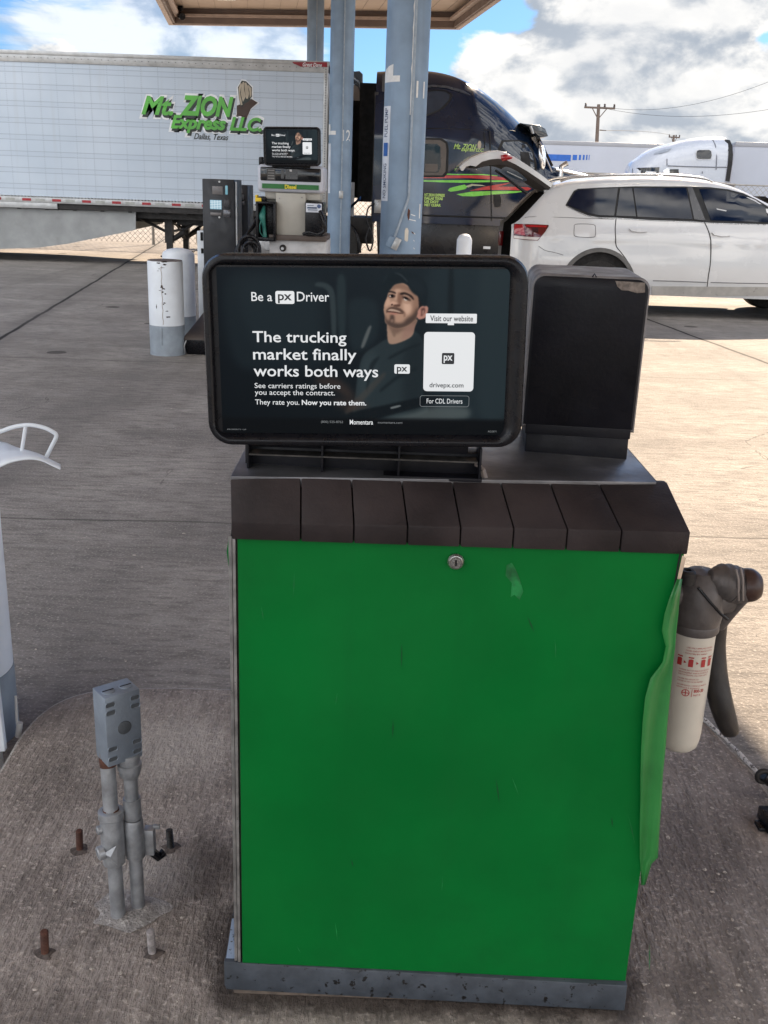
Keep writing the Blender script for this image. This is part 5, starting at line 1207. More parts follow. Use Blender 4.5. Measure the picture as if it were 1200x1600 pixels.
def shell(name, m, par, us, zb, zt, yin, Yn, W, crown, nt_=9, nr=12, arches=(), caps=(True, True), ang=40, roof_from=-99):
    B = M(); cols = []; info = []
    for u in us:
        row = []; z0_, z1_ = zb(u), zt(u)
        for i in range(nt_+1):
            z = z0_+(z1_-z0_)*(i/nt_); row.append(Vector((u, Yn+yin(u, z), z)))
        yn = row[-1].y; yf = Yn+W-(yn-Yn)
        for i in range(1, nr): t = i/nr; row.append(Vector((u, yn+(yf-yn)*t, z1_+crown*(1-(2*t-1)**4)*1.0)))
        for i in range(nt_, -1, -1):
            z = z0_+(z1_-z0_)*(i/nt_); row.append(Vector((u, Yn+W-yin(u, z), z)))
        cols.append(row)
    n = len(cols[0])
    for ax, az, ar in arches:
        for row in cols:
            for i in list(range(nt_+1))+list(range(n-nt_-1, n)):
                p = row[i]; dx, dz = p.x-ax, p.z-az; dd = math.hypot(dx, dz)
                if ar*.82 < dd < ar*1.10 and dz > -ar*.5: p.x = ax+dx/dd*ar; p.z = az+dz/dd*ar
    for r in cols: B.v += r
    for i in range(len(cols)-1):
        for j in range(n-1):
            a = cols[i][j]; c = (cols[i][j]+cols[i+1][j+1]+cols[i+1][j]+cols[i][j+1])/4
            if c.x < roof_from and nt_ <= j < n-1-nt_: continue
            if any(math.hypot(c.x-ax, c.z-az) < ar*.985 for ax, az, ar in arches) and (j < nt_ or j >= n-1-nt_): continue
            B.f.append([i*n+j, i*n+j+1, (i+1)*n+j+1, (i+1)*n+j])
    if caps[0]: B.f.append(list(range(n)))
    if caps[1]: B.f.append([(len(cols)-1)*n+j for j in range(n)][::-1])
    return B.out(name, m, par, ang=ang)
xr0, xr1 = topc_s[0][0], topc_s[-1][0]
us = [xr0+(xr1-xr0)*i/46 for i in range(47)]
def cab_in(u, z):
    top = lerp_prof(topc_s, u); k = max(0, (z-(top-.75))/.75); base = .0
    if z > 2.62: base = .02+.03*(z-2.62)
    nose = max(0, (u-1.6)/1.1)
    return base+.42*k*k*k+.20*nose*nose*max(0, min(1, (z-2.3)/.5))
shell('body', NAVY, tc, us, lambda u: .98, lambda u: lerp_prof(topc_s, u), cab_in, YC, WC, .10, 16, 16, ang=30)
# nose: windscreen, bonnet
hood = [(Q(a, b, YC).x, Q(a, b, YC).z) for a, b in ((836, 219), (848, 238), (860, 259))]+[(3.05, 1.99), (3.6, 1.86), (4.4, 1.66), (4.9, 1.45), (5.15, 1.15)]
us2 = [hood[0][0]+(hood[-1][0]-hood[0][0])*i/30 for i in range(31)]
shell('bonnet', NAVY, tc, us2, lambda u: .62, lambda u: lerp_prof(hood, u), lambda u, z: .10+.22*max(0, (u-2.7)/2.4)+.25*max(0, (z-lerp_prof(hood, u)+.25)/.25)**2*.6, YC, WC, .05, 8, 10, arches=((4.25, .52, .60),))
B = M(); B.hexa([(Q(838, 222, YC).x, YC+.25, 2.62), (Q(838, 222, YC).x, YC+2.25, 2.62), (Q(862, 262, YC).x+.02, YC+2.35, 2.05), (Q(862, 262, YC).x+.02, YC+.15, 2.05)], [(Q(838, 222, YC).x+.03, YC+.25, 2.64), (Q(838, 222, YC).x+.03, YC+2.25, 2.64), (Q(862, 262, YC).x+.05, YC+2.35, 2.07), (Q(862, 262, YC).x+.05, YC+.15, 2.07)]); B.out('windscreen', DK, tc)
vs_ = pxpoly([(812, 192), (822, 193.5), (842, 195), (852, 201), (856.5, 213), (842, 214), (833, 205), (826, 198)], YC+.15)
B = M(); B.prism(vs_, YC+.12, YC+2.38); B.out('sun_visor', mat('visor_smoke', (.055, .07, .085), .15, vs=3, coat=.6), tc, bevel=.02)
B = M(); B.tube([Q(829, 197, YC+.1), Q(833, 209, YC+.1)], .028, 8); B.out('visor_bracket', RM, tc)
# rear of the cab
B = M(); a = Q(571, 0, 19.2).x
B.box(xr0-.02, xr0+.05, YC+.10, YC+2.4, .95, 3.2); B.box(-1.1, xr0, YC+.5, YC+2.0, .55, 1.02); B.box(-4.2, -1.0, YC+.85, YC+1.0, .75, 1.0); B.box(-4.2, -1.0, YC+1.6, YC+1.75, .75, 1.0); B.out('chassis', FR, tc, smooth=False)
GF_ = mat('extender_grey', (.07, .068, .068), .5, vs=3); BG = mat('fairing_beige', (.30, .27, .24), .45, vs=2, var=.06)
B = M(); x_ = Q(591, 250, YC).x; x2 = Q(604, 250, YC).x; B.hexa([(x_-.02, YC+.02, 1.25), (x2, YC+.0, 1.25), (x2, YC+.06, 1.25), (x_-.02, YC+.08, 1.25)], [(x_+.03, YC+.14, 3.50), (x2+.04, YC+.12, 3.50), (x2+.04, YC+.18, 3.50), (x_+.03, YC+.20, 3.50)]); B.out('side_extender', GF_, tc, bevel=.012)
Yf = YC+2.4; ex = pxpoly([(560, 135), (566, 140), (566.5, 277), (540, 280), (535, 132), (545, 128)], Yf)
B = M(); B.prism(ex, Yf, Yf+.05); B.out('side_extender', BG, tc, bevel=.015)
B = M(); B.prism(pxpoly([(548, 112), (562, 111), (567, 116), (567, 145), (564, 150), (560, 136), (548, 128)], Yf), Yf-.02, Yf+.06); B.out('roof_extender', mat('visor_smoke', (.055, .07, .085), .15), tc, bevel=.015)
B = M(); B.box(Q(566, 140, 21).x-.02, xr0+.02, YC+1.2, YC+1.3, 1.3, Q(575, 130, 20.4).z); B.box(Q(545, 140, 21.5).x, xr0, YC+2.30, YC+2.42, 1.35, 3.2); B.out('rear_wall', VOID, tc)
B = M(); a = Q(552, 310, 20.5); B.box(Q(545, 0, 20.3).x, Q(561, 0, 20.3).x, 20.3, 20.34, Q(552, 340, 20.3).z, Q(552, 285, 20.3).z); o = B.out('mudflap_panel', mat('flap_white', (.55, .58, .62), .5), tc)
for i in range(7):
    a = Q(546+i*2.2, 318-i*2, 20.29); B = M(); B.hexa([(a.x, 20.28, a.z-.12), (a.x+.06, 20.28, a.z-.06), (a.x+.06, 20.298, a.z-.06), (a.x, 20.298, a.z-.12)], [(a.x, 20.28, a.z-.06), (a.x+.06, 20.28, a.z), (a.x+.06, 20.298, a.z), (a.x, 20.298, a.z-.06)]); B.out('blue_chevron', mat('notice_blue', (.02, .12, .42), .5), o)
for x_ in (-2.35, -1.15):
    for yy in (.15, .47, 1.85, 2.17): wheel(tc, x_, YC+yy, .50, .27)
for yy in (.22, 2.25): wheel(tc, 4.25, YC+yy, .50, .28)
B = M(); B.tube(smooth_path([Q(547, 352, 19.3), Q(556, 362, 19.25), Q(560, 376, 19.2), Q(562, 395, 19.2)], 5), .035, 8); B.tube(smooth_path([Q(585, 318, 19.0), Q(575, 326, 19.0), Q(573, 345, 19.0), Q(579, 360, 19.0), Q(583, 375, 18.95), Q(578, 392, 18.95), Q(572, 375, 18.95), Q(577, 356, 19)], 6), .016, 6); B.out('air_line', BLK, tc, ang=80)
B = M(); bxp(585, 597, 312, 333, 19.0, 19.3); B.out('junction', RM, tc, bevel=.01)
# lower side fairing, steps
B = M(); sf = pxpoly([(588, 342), (590, 398), (650, 404), (880, 410), (880, 343)], YC+.04); B.prism([(p[0], max(p[1], .28)) for p in sf], YC+.03, YC+.35); B.out('side_fairing', mat('fairing_black', (.016, .016, .018), .25, vs=2, var=.3), tc, bevel=.01)
flc = lambda u, z: (Vector((u, YC+cab_in(u, z), z)), Vector((0, -1, .0)))
def pc(name, pts, m, off, par=tc, step=.12, depth=.0): return patch(name, pxpoly(pts, YC), flc, m, par, off, step, depth)
SEAMK = mat('seam_black', (.002, .002, .003), .6)
GRYT = mat('trim_taupe', (.10, .085, .075), .35)
LINE = lambda pts, nm='panel_seam', r=.010, m=SEAMK: (lambda B: (B.tube([flc(Q(a, b, YC).x, Q(a, b, YC).z)[0]+Vector((0, -.002, 0)) for a, b in pts], r, 5), B.out(nm, m, tc, ang=80)))(M())
LINE([(660, 200.5), (700, 201), (760, 203), (800, 203.5), (826, 207)]); LINE([(765, 204), (766, 235), (768, 345)], r=.013); LINE([(757, 206), (757, 232)], r=.01); LINE([(660, 336.5), (768, 340), (850, 342)], r=.015)
pc('window_surround', [(650, 215), (690, 216), (699, 222), (701, 232), (700, 270), (694, 277), (650, 277)], SEAMK, .006)
pc('window_trim', [(650, 218), (688, 219), (696, 224), (697.5, 234), (696, 268), (691, 274), (650, 274)], GRYT, .010)
pc('sleeper_window', [(650, 224.5), (683, 225), (688, 230), (688.5, 262), (685, 269.5), (650, 269)], DK, .016)
pc('window_sticker', [(664, 256), (684, 256.5), (684, 266), (680, 268.5), (664, 268)], GRYT, .020)
pc('upper_window', [(655, 143), (680, 138.5), (697, 139.5), (707, 146), (707, 152), (700, 163), (688, 173), (668, 181), (650, 184)], SEAMK, .004)
pc('upper_window_glass', [(655, 146), (680, 141), (696, 142), (703, 147), (702, 155), (694, 164), (684, 172), (668, 178), (650, 180)], mat('smoke_glass', (.03, .04, .06), .06), .010)
pc('roof_trim', [(655, 132), (680, 130.5), (700, 132), (726, 139), (738, 147), (722, 143), (698, 136), (680, 134.5), (655, 137)], mat('trim_silver', (.10, .11, .13), .3, .5), .006)
dr_ = pc('door_window', [(784, 219), (812, 218), (826, 222), (835, 235), (839, 256), (838, 272), (812, 271), (788, 262), (779, 250), (778, 232)], SEAMK, .006)
pc('door_glass', [(787, 222), (811, 220.5), (824, 225), (832, 237), (835.5, 257), (834.5, 268), (812, 267.5), (790, 259), (783, 249), (782, 233)], mat('door_glass', (.012, .022, .04), .05, spec=.8), .012)
pc('door_interior', [(813, 237), (827, 238), (829, 260), (814, 259)], SEAMK, .016)
pc('door_handle', [(771, 304), (781, 304), (783, 312), (782, 323), (773, 324), (771, 316)], SEAMK, .016)
SWR = mat('swoosh_red', (.42, .018, .02), .2, coat=.8); SWG = mat('swoosh_green', (.16, .55, .05), .2, coat=.8); SWC = mat('swoosh_cream', (.42, .42, .28), .3)
T5 = lambda pts: [(660+a/5.4545, 100+b/5.4545) for a, b in pts]
pc('swoosh', T5([(-20, 935), (120, 930), (300, 938), (520, 938), (640, 950), (640, 956), (500, 946), (300, 946), (120, 942), (-20, 948)]), SWG, .004)
pc('swoosh', T5([(-20, 958), (150, 950), (400, 950), (590, 950), (700, 970), (740, 992), (600, 985), (400, 972), (200, 974), (-20, 972)]), SWR, .005)
pc('swoosh', T5([(-20, 990), (200, 990), (450, 990), (700, 992), (780, 1004), (600, 1006), (350, 1012), (150, 1008), (-20, 1000)]), SWG, .006)
pc('swoosh', T5([(400, 1080), (520, 1048), (620, 1030), (760, 1010), (700, 1030), (640, 1044), (900, 1050), (930, 1062), (900, 1078), (640, 1072), (520, 1074)]), SWR, .007)
pc('swoosh', T5([(216, 1078), (232, 1058), (300, 1040), (360, 1028), (384, 1048), (366, 1066), (290, 1082), (240, 1088)]), SWG, .008)
pc('swoosh', T5([(290, 1110), (420, 1088), (640, 1082), (900, 1082), (800, 1098), (600, 1112), (440, 1128), (340, 1126)]), SWG, .008)
pc('swoosh', T5([(370, 1040), (420, 1022), (500, 1030), (540, 1040), (430, 1038), (390, 1052)]), SWC, .009)
def tt(par, body, px0, px1, py0, py1, m, bold=.01, sh=0, Y=YC):
    a = Q(px0, py1, Y); b = Q(px1, py0, Y); yy = Y+cab_in(a.x, a.z)-.012; return textobj('lettering', body, (a.x, b.x, a.z, b.z), yy, m, par, bold=bold, shear=sh)
LGY = mat('letter_lime', (.42, .62, .16), .4)
tt(tc, 'Mt. ZION', 709, 744.5, 225.5, 233, LGY, .012, .3); tt(tc, 'Express LLC.', 720.5, 756, 232, 237.5, LGY, .02, .3)
pc('emblem', [(746.5, 231), (746, 225), (748, 220), (751, 220.5), (752, 225), (751, 231), (749, 234)], SKN, .010)
for i, (body, x1_) in enumerate((('MT ZION EXPRESS', 695), ('DALLAS TEXAS', 692), ('US DOT', 686), ('NET CLEAR', 689))): tt(tc, body, 663, x1_, 303+i*5.2, 306.6+i*5.2, LGY, .06)
# mirror, chrome fittings
MI = mat('mirror_chrome', (.62, .63, .65), .12, .9)
B = M(); B.prism(pxpoly([(841, 227), (850, 229), (852.5, 240), (852, 258), (849, 266), (845, 264), (841, 245)], YC-.15), YC-.22, YC-.08); B.out('mirror', MI, tc, bevel=.02)
B = M(); B.tube([Q(843, 222, YC-.1), Q(851, 232, YC-.15)], .02, 8); B.tube([Q(852, 245, YC-.15), Q(862, 268, YC)], .018, 8); B.out('mirror_arm', MI, tc)
B = M(); B.tube([(3.0, YC+.12, 1.85), (3.0, YC+.12, 2.06), (3.1, YC+.12, 2.12)], .05, 10); B.tube([(2.9, YC+.1, 2.0), (4.6, YC+.3, 1.72)], .03, 8); B.out('bonnet_mirror', MI, tc)
# chrome bumper
B = M(); B.box(4.95, 5.3, YC+.1, YC+2.4, .35, .80); B.out('bumper', MI, tc, bevel=.05)
B = M(); B.box(Q(755, 390, YC).x, Q(766, 390, YC).x, YC-.01, YC+.05, Q(760, 389, YC).z, Q(760, 385, YC).z); B.out('step_light', LW, tc)

# ------------------------------------------------------------------ white SUV with its liftgate open
YS, WS = 14.2, 1.98
CARW = mat('car_white', (.58, .58, .58), .22, vs=1.2, var=.03, coat=1.0, spec=.5)
CARG = mat('car_glass', (.004, .008, .022), .03, vs=1, var=.3, spec=.45)
CLAD = mat('cladding_grey', (.10, .095, .09), .5, vs=10, var=.15)
sv = thing('parked_car', 'white family SUV with its rear liftgate standing open', 'car', (4.15, 15.2, 0))
def qx(a, b): p = Q(a, b, YS); return (p.x, p.z)
roofp = [qx(a, b) for a, b in ((802, 352), (812, 346), (826, 332), (842, 315), (856, 301), (868, 292), (885, 287), (905, 283.5), (950, 280), (1000, 278.5), (1045, 278.5), (1090, 281), (1125, 285.5), (1155, 292.5), (1180, 303), (1200, 314))]
roofp += [(5.62, 1.36), (5.95, 1.19), (6.3, 1.12), (6.6, 1.0), (6.74, .82), (6.78, .66)]
rp = [(p.x, p.y) for p in smooth_path([(a, b, 0) for a, b in roofp], 4)]
ux0, ux1 = rp[0][0], rp[-1][0]
BELT = 1.05
def suv_in(u, z):
    top = lerp_prof(rp, u); k = .0
    if z > BELT: k += (z-BELT)*.30+max(0, z-BELT)**2*.12
    e = max(0, (z-(top-.10))/.10); k += .05*e*e
    k += .012*math.sin((z-.3)*5.2)*(1 if z < BELT else 0)*-1
    k += .16*max(0, (ux0+.45-u)/.45)**2+.26*max(0, (u-(ux1-.75))/.75)**2
    if z < .5: k += (.5-z)*.12
    return k
RWX, FWX = Q(935, 430, YS).x, Q(935, 430, YS).x+2.98
us = sorted(set([ux0+(ux1-ux0)*i/110 for i in range(111)]))
arch = ((RWX, .39, .475), (FWX, .39, .475))
shell('body', CARW, sv, us, lambda u: .30 if u > ux0+.25 else .30+.16*((ux0+.25-u)/.25)**2, lambda u: lerp_prof(rp, u), suv_in, YS, WS, .035, 26, 14, arches=arch, caps=(False, True), ang=35, roof_from=Q(866, 290, YS).x)
# dark interior and floor
B = M(); B.box(ux0+.10, ux1-.3, YS+.12, YS+WS-.12, .36, .62)
B.box(3.35, 3.42, YS+.10, YS+WS-.10, .6, 1.30); B.box(ux1-1.3, ux1-1.2, YS+.2, YS+WS-.2, .5, 1.1)
B.out('cargo_floor', mat('cargo_dark', (.010, .009, .009), .8, vs=12), sv, smooth=False)
B = M(); a = Q(778, 342, 16.0); B.tube(smooth_path([Q(800, 332, 15.9), Q(812, 318, 15.9), Q(828, 303, 15.85), Q(842, 296, 15.8), Q(856, 297, 15.6)], 5), .022, 6); B.out('pillar_trim', mat('trim_beige', (.22, .18, .15), .6), sv, ang=80)
B = M(); B.box(ux0+.22, ux0+.42, YS+.30, YS+.42, .62, Q(792, 370, 14.6).z); tag(B.out('wooden_crate', mat('wood_tan', (.22, .15, .10), .6, vs=6, streak=.3)), 'brown wooden box standing in the open cargo bay of the white car', 'box')
B = M(); B.box(ux0-.01, ux0+.12, YS+.16, YS+WS-.16, .42, .66); B.out('rear_bumper', CARW, sv, bevel=.03)
shell('cabin_lining', mat('cargo_dark', (.010, .009, .009), .8), sv, [u for u in us if u > ux0+.03], lambda u: .5, lambda u: lerp_prof(rp, u)-.05, lambda u, z: suv_in(u, z+.05)+.06, YS, WS, .02, 14, 8, caps=(False, True), roof_from=Q(860, 290, YS).x)
fs = lambda u, z: (Vector((u, YS+suv_in(u, z), z)), Vector((0, -1, .12 if z < BELT else .35)).normalized())
ff = lambda u, z: (Vector((u, YS+WS-suv_in(u, z), z)), Vector((0, 1, .12 if z < BELT else .35)).normalized())
def cp_(name, pts, m, off=.005, step=.09, depth=0, par=None, both=False):
    pl = [qx(a, b) for a, b in pts]; o = patch(name, pl, fs, m, par or sv, off, step, depth)
    if both: patch(name, pl, ff, m, sv, off, step, depth)
    return o
Z5 = lambda pts: [(720+a/2.5, 200+b/2.5) for a, b in pts]
# window band (black surround, then each pane)
cp_('window_surround', Z5([(415, 303), (432, 276), (452, 246), (470, 238), (560, 233), (700, 228), (900, 229), (1000, 232), (1070, 240), (1130, 256), (1180, 281), (1225, 312), (1260, 340), (1268, 380), (1200, 377), (984, 371), (915, 366), (740, 360), (610, 351), (545, 350), (500, 342), (460, 326), (425, 312)]), SEAMK, .004, .12, both=True)
cp_('quarter_window', Z5([(423, 300), (440, 275), (458, 250), (472, 243), (560, 238), (628, 236), (604, 344), (545, 342), (505, 334), (465, 319), (430, 305)]), CARG, .010, .12, both=True)
cp_('rear_window', Z5([(637, 236), (684, 235), (690, 347), (612, 344)]), CARG, .010, .12, both=True)
cp_('rear_window', Z5([(690, 235), (900, 235), (912, 358), (696, 348)]), CARG, .010, .12, both=True)
cp_('front_window', Z5([(952, 240), (1000, 240), (1060, 247), (1115, 262), (1165, 286), (1205, 312), (1215, 370), (1150, 368), (984, 362)]), CARG, .010, .12, both=True)
cp_('pillar_cover', Z5([(905, 232), (925, 232), (962, 362), (944, 362), (918, 358)]), mat('pillar_gloss', (.06, .06, .065), .2), .012, .1)
cp_('glass_glint', Z5([(1010, 316), (1050, 324), (1048, 328), (1012, 321)]), mat('glint', (.5, .5, .5), .4), .013)
def seam(pts, r=.004, m=SEAMK, nm='panel_seam', both=False):
    B = M(); q = smooth_path([fs(*qx(a, b))[0] for a, b in pts], 5); B.tube([p-Vector((0, .001, 0)) for p in q], r, 5); B.out(nm, m, sv, ang=80)
SG = mat('seam_grey', (.03, .03, .03), .7)
seam(Z5([(612, 352), (606, 390), (605, 430), (608, 462), (625, 485), (650, 520), (668, 560)]), .006, SG)
seam(Z5([(958, 368), (970, 400), (977, 440), (975, 520), (966, 580), (960, 630), (945, 655)]), .0075, SG)
seam(Z5([(1165, 376), (1240, 376)]), .005, SG)
seam(Z5([(445, 385), (450, 377), (485, 375), (520, 378), (528, 386), (526, 418), (518, 426), (485, 427), (450, 423), (443, 414), (445, 386)]), .004, mat('seam_soft', (.16, .16, .16), .6), 'fuel_flap_outline')
seam(Z5([(750, 596), (860, 599), (960, 603)]), .006, mat('seam_soft', (.16, .16, .16), .6), 'sill_crease'); seam(Z5([(975, 603), (1100, 606), (1230, 608)]), .006, mat('seam_soft', (.16, .16, .16), .6), 'sill_crease')
seam(Z5([(305, 462), (330, 478), (365, 486), (400, 496)]), .004, mat('seam_soft', (.16, .16, .16), .6), 'bumper_seam')
seam([(822, 340.5), (835, 339), (880, 340), (961, 343)], .0035, mat('seam_soft', (.16, .16, .16), .6), 'shoulder_crease')
CH = mat('chrome_trim', (.5, .5, .5), .2, .9)
seam(Z5([(420, 306), (460, 328), (500, 344), (545, 352), (610, 354), (740, 362), (915, 368), (984, 373), (1200, 379)]), .006, CH, 'window_chrome')
for pts in (Z5([(660, 396), (672, 392), (720, 394), (734, 400), (730, 408), (700, 410), (668, 406)]), Z5([(982, 411), (994, 407), (1042, 409), (1057, 416), (1052, 424), (1020, 426), (990, 421)])):
    cp_('door_handle', pts, CARW, .030, .05, .03)
# tail lamp
TL_, TLD, TLW = mat('lamp_red', (.38, .008, .012), .12, coat=.8), mat('lamp_dark_red', (.10, .006, .008), .12, coat=.8), mat('lamp_clear', (.6, .55, .52), .2, coat=.8)
Z1 = lambda pts: [(740+a/7.5, 220+b/7.5) for a, b in pts]
tl = cp_('tail_lamp', Z1([(492, 982), (600, 980), (760, 985), (880, 990), (885, 1002), (840, 1070), (750, 1172), (600, 1165), (482, 1152), (478, 1080)]), TLD, .014, .06, .03)
cp_('lamp_lens', Z1([(500, 990), (590, 988), (598, 1030), (606, 1110), (560, 1105), (490, 1095), (486, 1040)]), TL_, .018, .06, 0, tl)
cp_('lamp_lens', Z1([(620, 994), (860, 1000), (850, 1020), (620, 1012)]), TL_, .018, .06, 0, tl)
cp_('lamp_lens', Z1([(690, 1020), (760, 1024), (756, 1080), (690, 1074)]), mat('lamp_shadow', (.03, .004, .005), .3), .019, .06, 0, tl)
cp_('reversing_lens', Z1([(486, 1118), (600, 1126), (778, 1134), (745, 1166), (600, 1158), (484, 1146)]), TLW, .018, .06, 0, tl)
B = M(); a = Q(771, 368, 16.15); B.box(ux0-.01, ux0+.06, YS+WS-.24, YS+WS-.14, .80, 1.02); B.out('tail_lamp', TLD, sv, bevel=.01)
# sills and arch mouldings
cp_('sill', Z5([(745, 618), (1320, 622), (1320, 655), (955, 658), (748, 655)]), mat('sill_silver', (.42, .40, .37), .35, .1, vs=6), .012, .1, .02)
for cx in (RWX, FWX):
    B = M(); n_ = 26
    for i in range(n_+1):
        th = math.radians(-8+196*i/n_)
        for rr_, dy_ in ((.47, .03), (.47, -.014), (.525, -.010), (.53, .012)):
            x_, z_ = cx+rr_*math.cos(th), .39+rr_*math.sin(th); z_ = max(z_, .30); B.v.append(Vector((x_, YS+suv_in(x_, z_)+dy_, z_)))
    for i in range(n_):
        for j in range(3): B.f.append([i*4+j, i*4+j+1, (i+1)*4+j+1, (i+1)*4+j])
    B.out('arch_moulding', CLAD, sv)
    B = M(); B.lathe([(.475, 0), (.475, .35), (0, .35)], 40, caps=False); B.xf(Matrix.Translation((cx, YS+.03, .39)) @ Matrix.Rotation(-PI/2, 4, 'X')); B.out('wheel_well', VOID, sv)
for cx in (RWX, FWX):
    for yy in (YS+.16, YS+WS-.16): wheel(sv, cx, yy, .385, .25)
# roof rails
for yy in (YS+.235, YS+WS-.235):
    B = M(); pts = smooth_path([(Q(a, b, YS).x, yy, Q(a, b, YS).z) for a, b in ((880, 283.5), (890, 279.5), (905, 276.5), (950, 273.5), (1000, 272.5), (1050, 273), (1090, 276), (1110, 279), (1122, 284))], 4)
    B.tube(pts, .016, 8); B.out('roof_rail', CH, sv, ang=80)
B = M(); B.tube(smooth_path([(2.9, YS+WS*.5-.3, 1.80), (2.9, YS+WS*.5, 1.80)], 2), .001, 4) if False else None
# liftgate
gate = [Q(a, b, YS+.2) for a, b in ((864, 288), (846, 274), (826, 260), (806, 247), (792, 239.5), (780, 237), (766, 238), (752, 242), (738, 248), (726, 255.5), (719.5, 262), (722, 266.5))]
inn = [Q(a, b, YS+.2) for a, b in ((858, 297), (842, 286), (822, 273), (804, 263.5), (790, 258), (778, 256.5), (766, 258), (755, 261), (744, 260), (736, 258.5), (729, 260), (724, 267))]
B = M(); n = len(gate); nw = 9
def gy(j, i): t = j/(nw-1); s_ = 1-.09*(i/(n-1)); return YS+WS/2+(t-.5)*(WS-.42)*s_, .035*(1-(2*t-1)**2)
for i in range(n):
    for j in range(nw):
        y_, up_ = gy(j, i); B.v.append(Vector((gate[i].x, y_, gate[i].z+up_)))
for i in range(n-1):
    for j in range(nw-1): B.f.append([i*nw+j, i*nw+j+1, (i+1)*nw+j+1, (i+1)*nw+j])
lgt = B.out('liftgate', CARW, sv, ang=50); s_ = lgt.modifiers.new('s', 'SOLIDIFY'); s_.thickness = .012; s_.offset = 0
for side in (0, nw-1):
    B = M()
    for i in range(n): y_, _ = gy(side, i); mid_ = gate[i].lerp(inn[i], .55 if i < 8 else 1.0); B.v += [Vector((gate[i].x, y_, gate[i].z)), Vector((mid_.x, y_, mid_.z))]
    for i in range(n-1): B.f.append([2*i, 2*i+1, 2*i+3, 2*i+2])
    B.out('liftgate_edge', CARW, lgt, fixn=False)
B = M()      # dark inner lining
for i in range(n):
    a_ = gate[i].lerp(inn[i], .55); b_ = inn[i]
    y0_, y1_ = gy(0, i)[0], gy(nw-1, i)[0]
    B.v += [Vector((a_.x, y0_+.004, a_.z)), Vector((b_.x, y0_+.05, b_.z)), Vector((b_.x, y1_-.05, b_.z)), Vector((a_.x, y1_-.004, a_.z))]
for i in range(8):
    for j in range(3): B.f.append([i*4+j, i*4+j+1, (i+1)*4+j+1, (i+1)*4+j])
B.out('liftgate_lining', mat('inner_trim', (.05, .045, .043), .7), lgt)
gg = [Q(a, b, YS+.185) for a, b in ((784, 263), (790, 260.5), (797, 262), (809, 268), (819, 276), (824, 282), (818, 283.5), (806, 280), (793, 273.5), (785, 268))]
B = M(); B.v = gg; B.f = [list(range(len(gg)))]; B.out('liftgate_window', CARG, lgt, fixn=False)
gl = [Q(a, b, YS+.16) for a, b in ((782, 243), (790, 241), (801, 246), (799, 248.5), (785, 252), (783, 249))]
B = M(); B.v = gl; B.f = [list(range(len(gl)))]; o = B.out('liftgate_lamp', mat('lamp_red', (.38, .008, .012), .12), lgt, fixn=False); s_ = o.modifiers.new('s', 'SOLIDIFY'); s_.thickness = .02
for yy in (YS+.24, YS+WS-.24):
    B = M(); B.tube([Q(774, 266, yy), Q(800, 285, yy), Q(823, 302, yy)], [.016, .016, .024], 8); B.out('gas_strut', BLK, sv)
B = M(); B.tube([Q(792, 268, YS+.17), Q(817, 280, YS+.17)], .006, 5); B.out('wiper_line', mat('dull_alu', (.45, .46, .46), .4, .6), lgt)
for yy in (YS+.3, YS+WS-.35):
    B = M(); B.tube([Q(866, 290, yy), Q(858, 299, yy), Q(850, 300, yy)], .03, 8); B.out('hinge', CARW, sv)
# front end
B = M(); B.box(ux1-.06, ux1+.03, YS+.3, YS+WS-.3, .35, .78); B.out('front_bumper', CLAD, sv, bevel=.04)
for yy in (YS+.25, YS+WS-.6): B = M(); B.box(ux1-.10, ux1-.0, yy, yy+.35, .72, .86); B.out('headlight', TLW, sv, bevel=.03)
B = M(); B.box(5.35, 5.5, YS-.12, YS+.02, 1.06, 1.22); B.out('wing_mirror', CARW, sv, bevel=.04, seg=3)
wsd = M(); a1, a2 = (5.12, 1.62), (5.98, 1.21)
wsd.add([(a1[0], YS+.38, a1[1]+.045), (a1[0], YS+WS-.38, a1[1]+.045), (a2[0], YS+WS-.25, a2[1]+.03), (a2[0], YS+.25, a2[1]+.03)], [(0, 1, 2, 3)]); wsd.out('windscreen', CARG, sv)

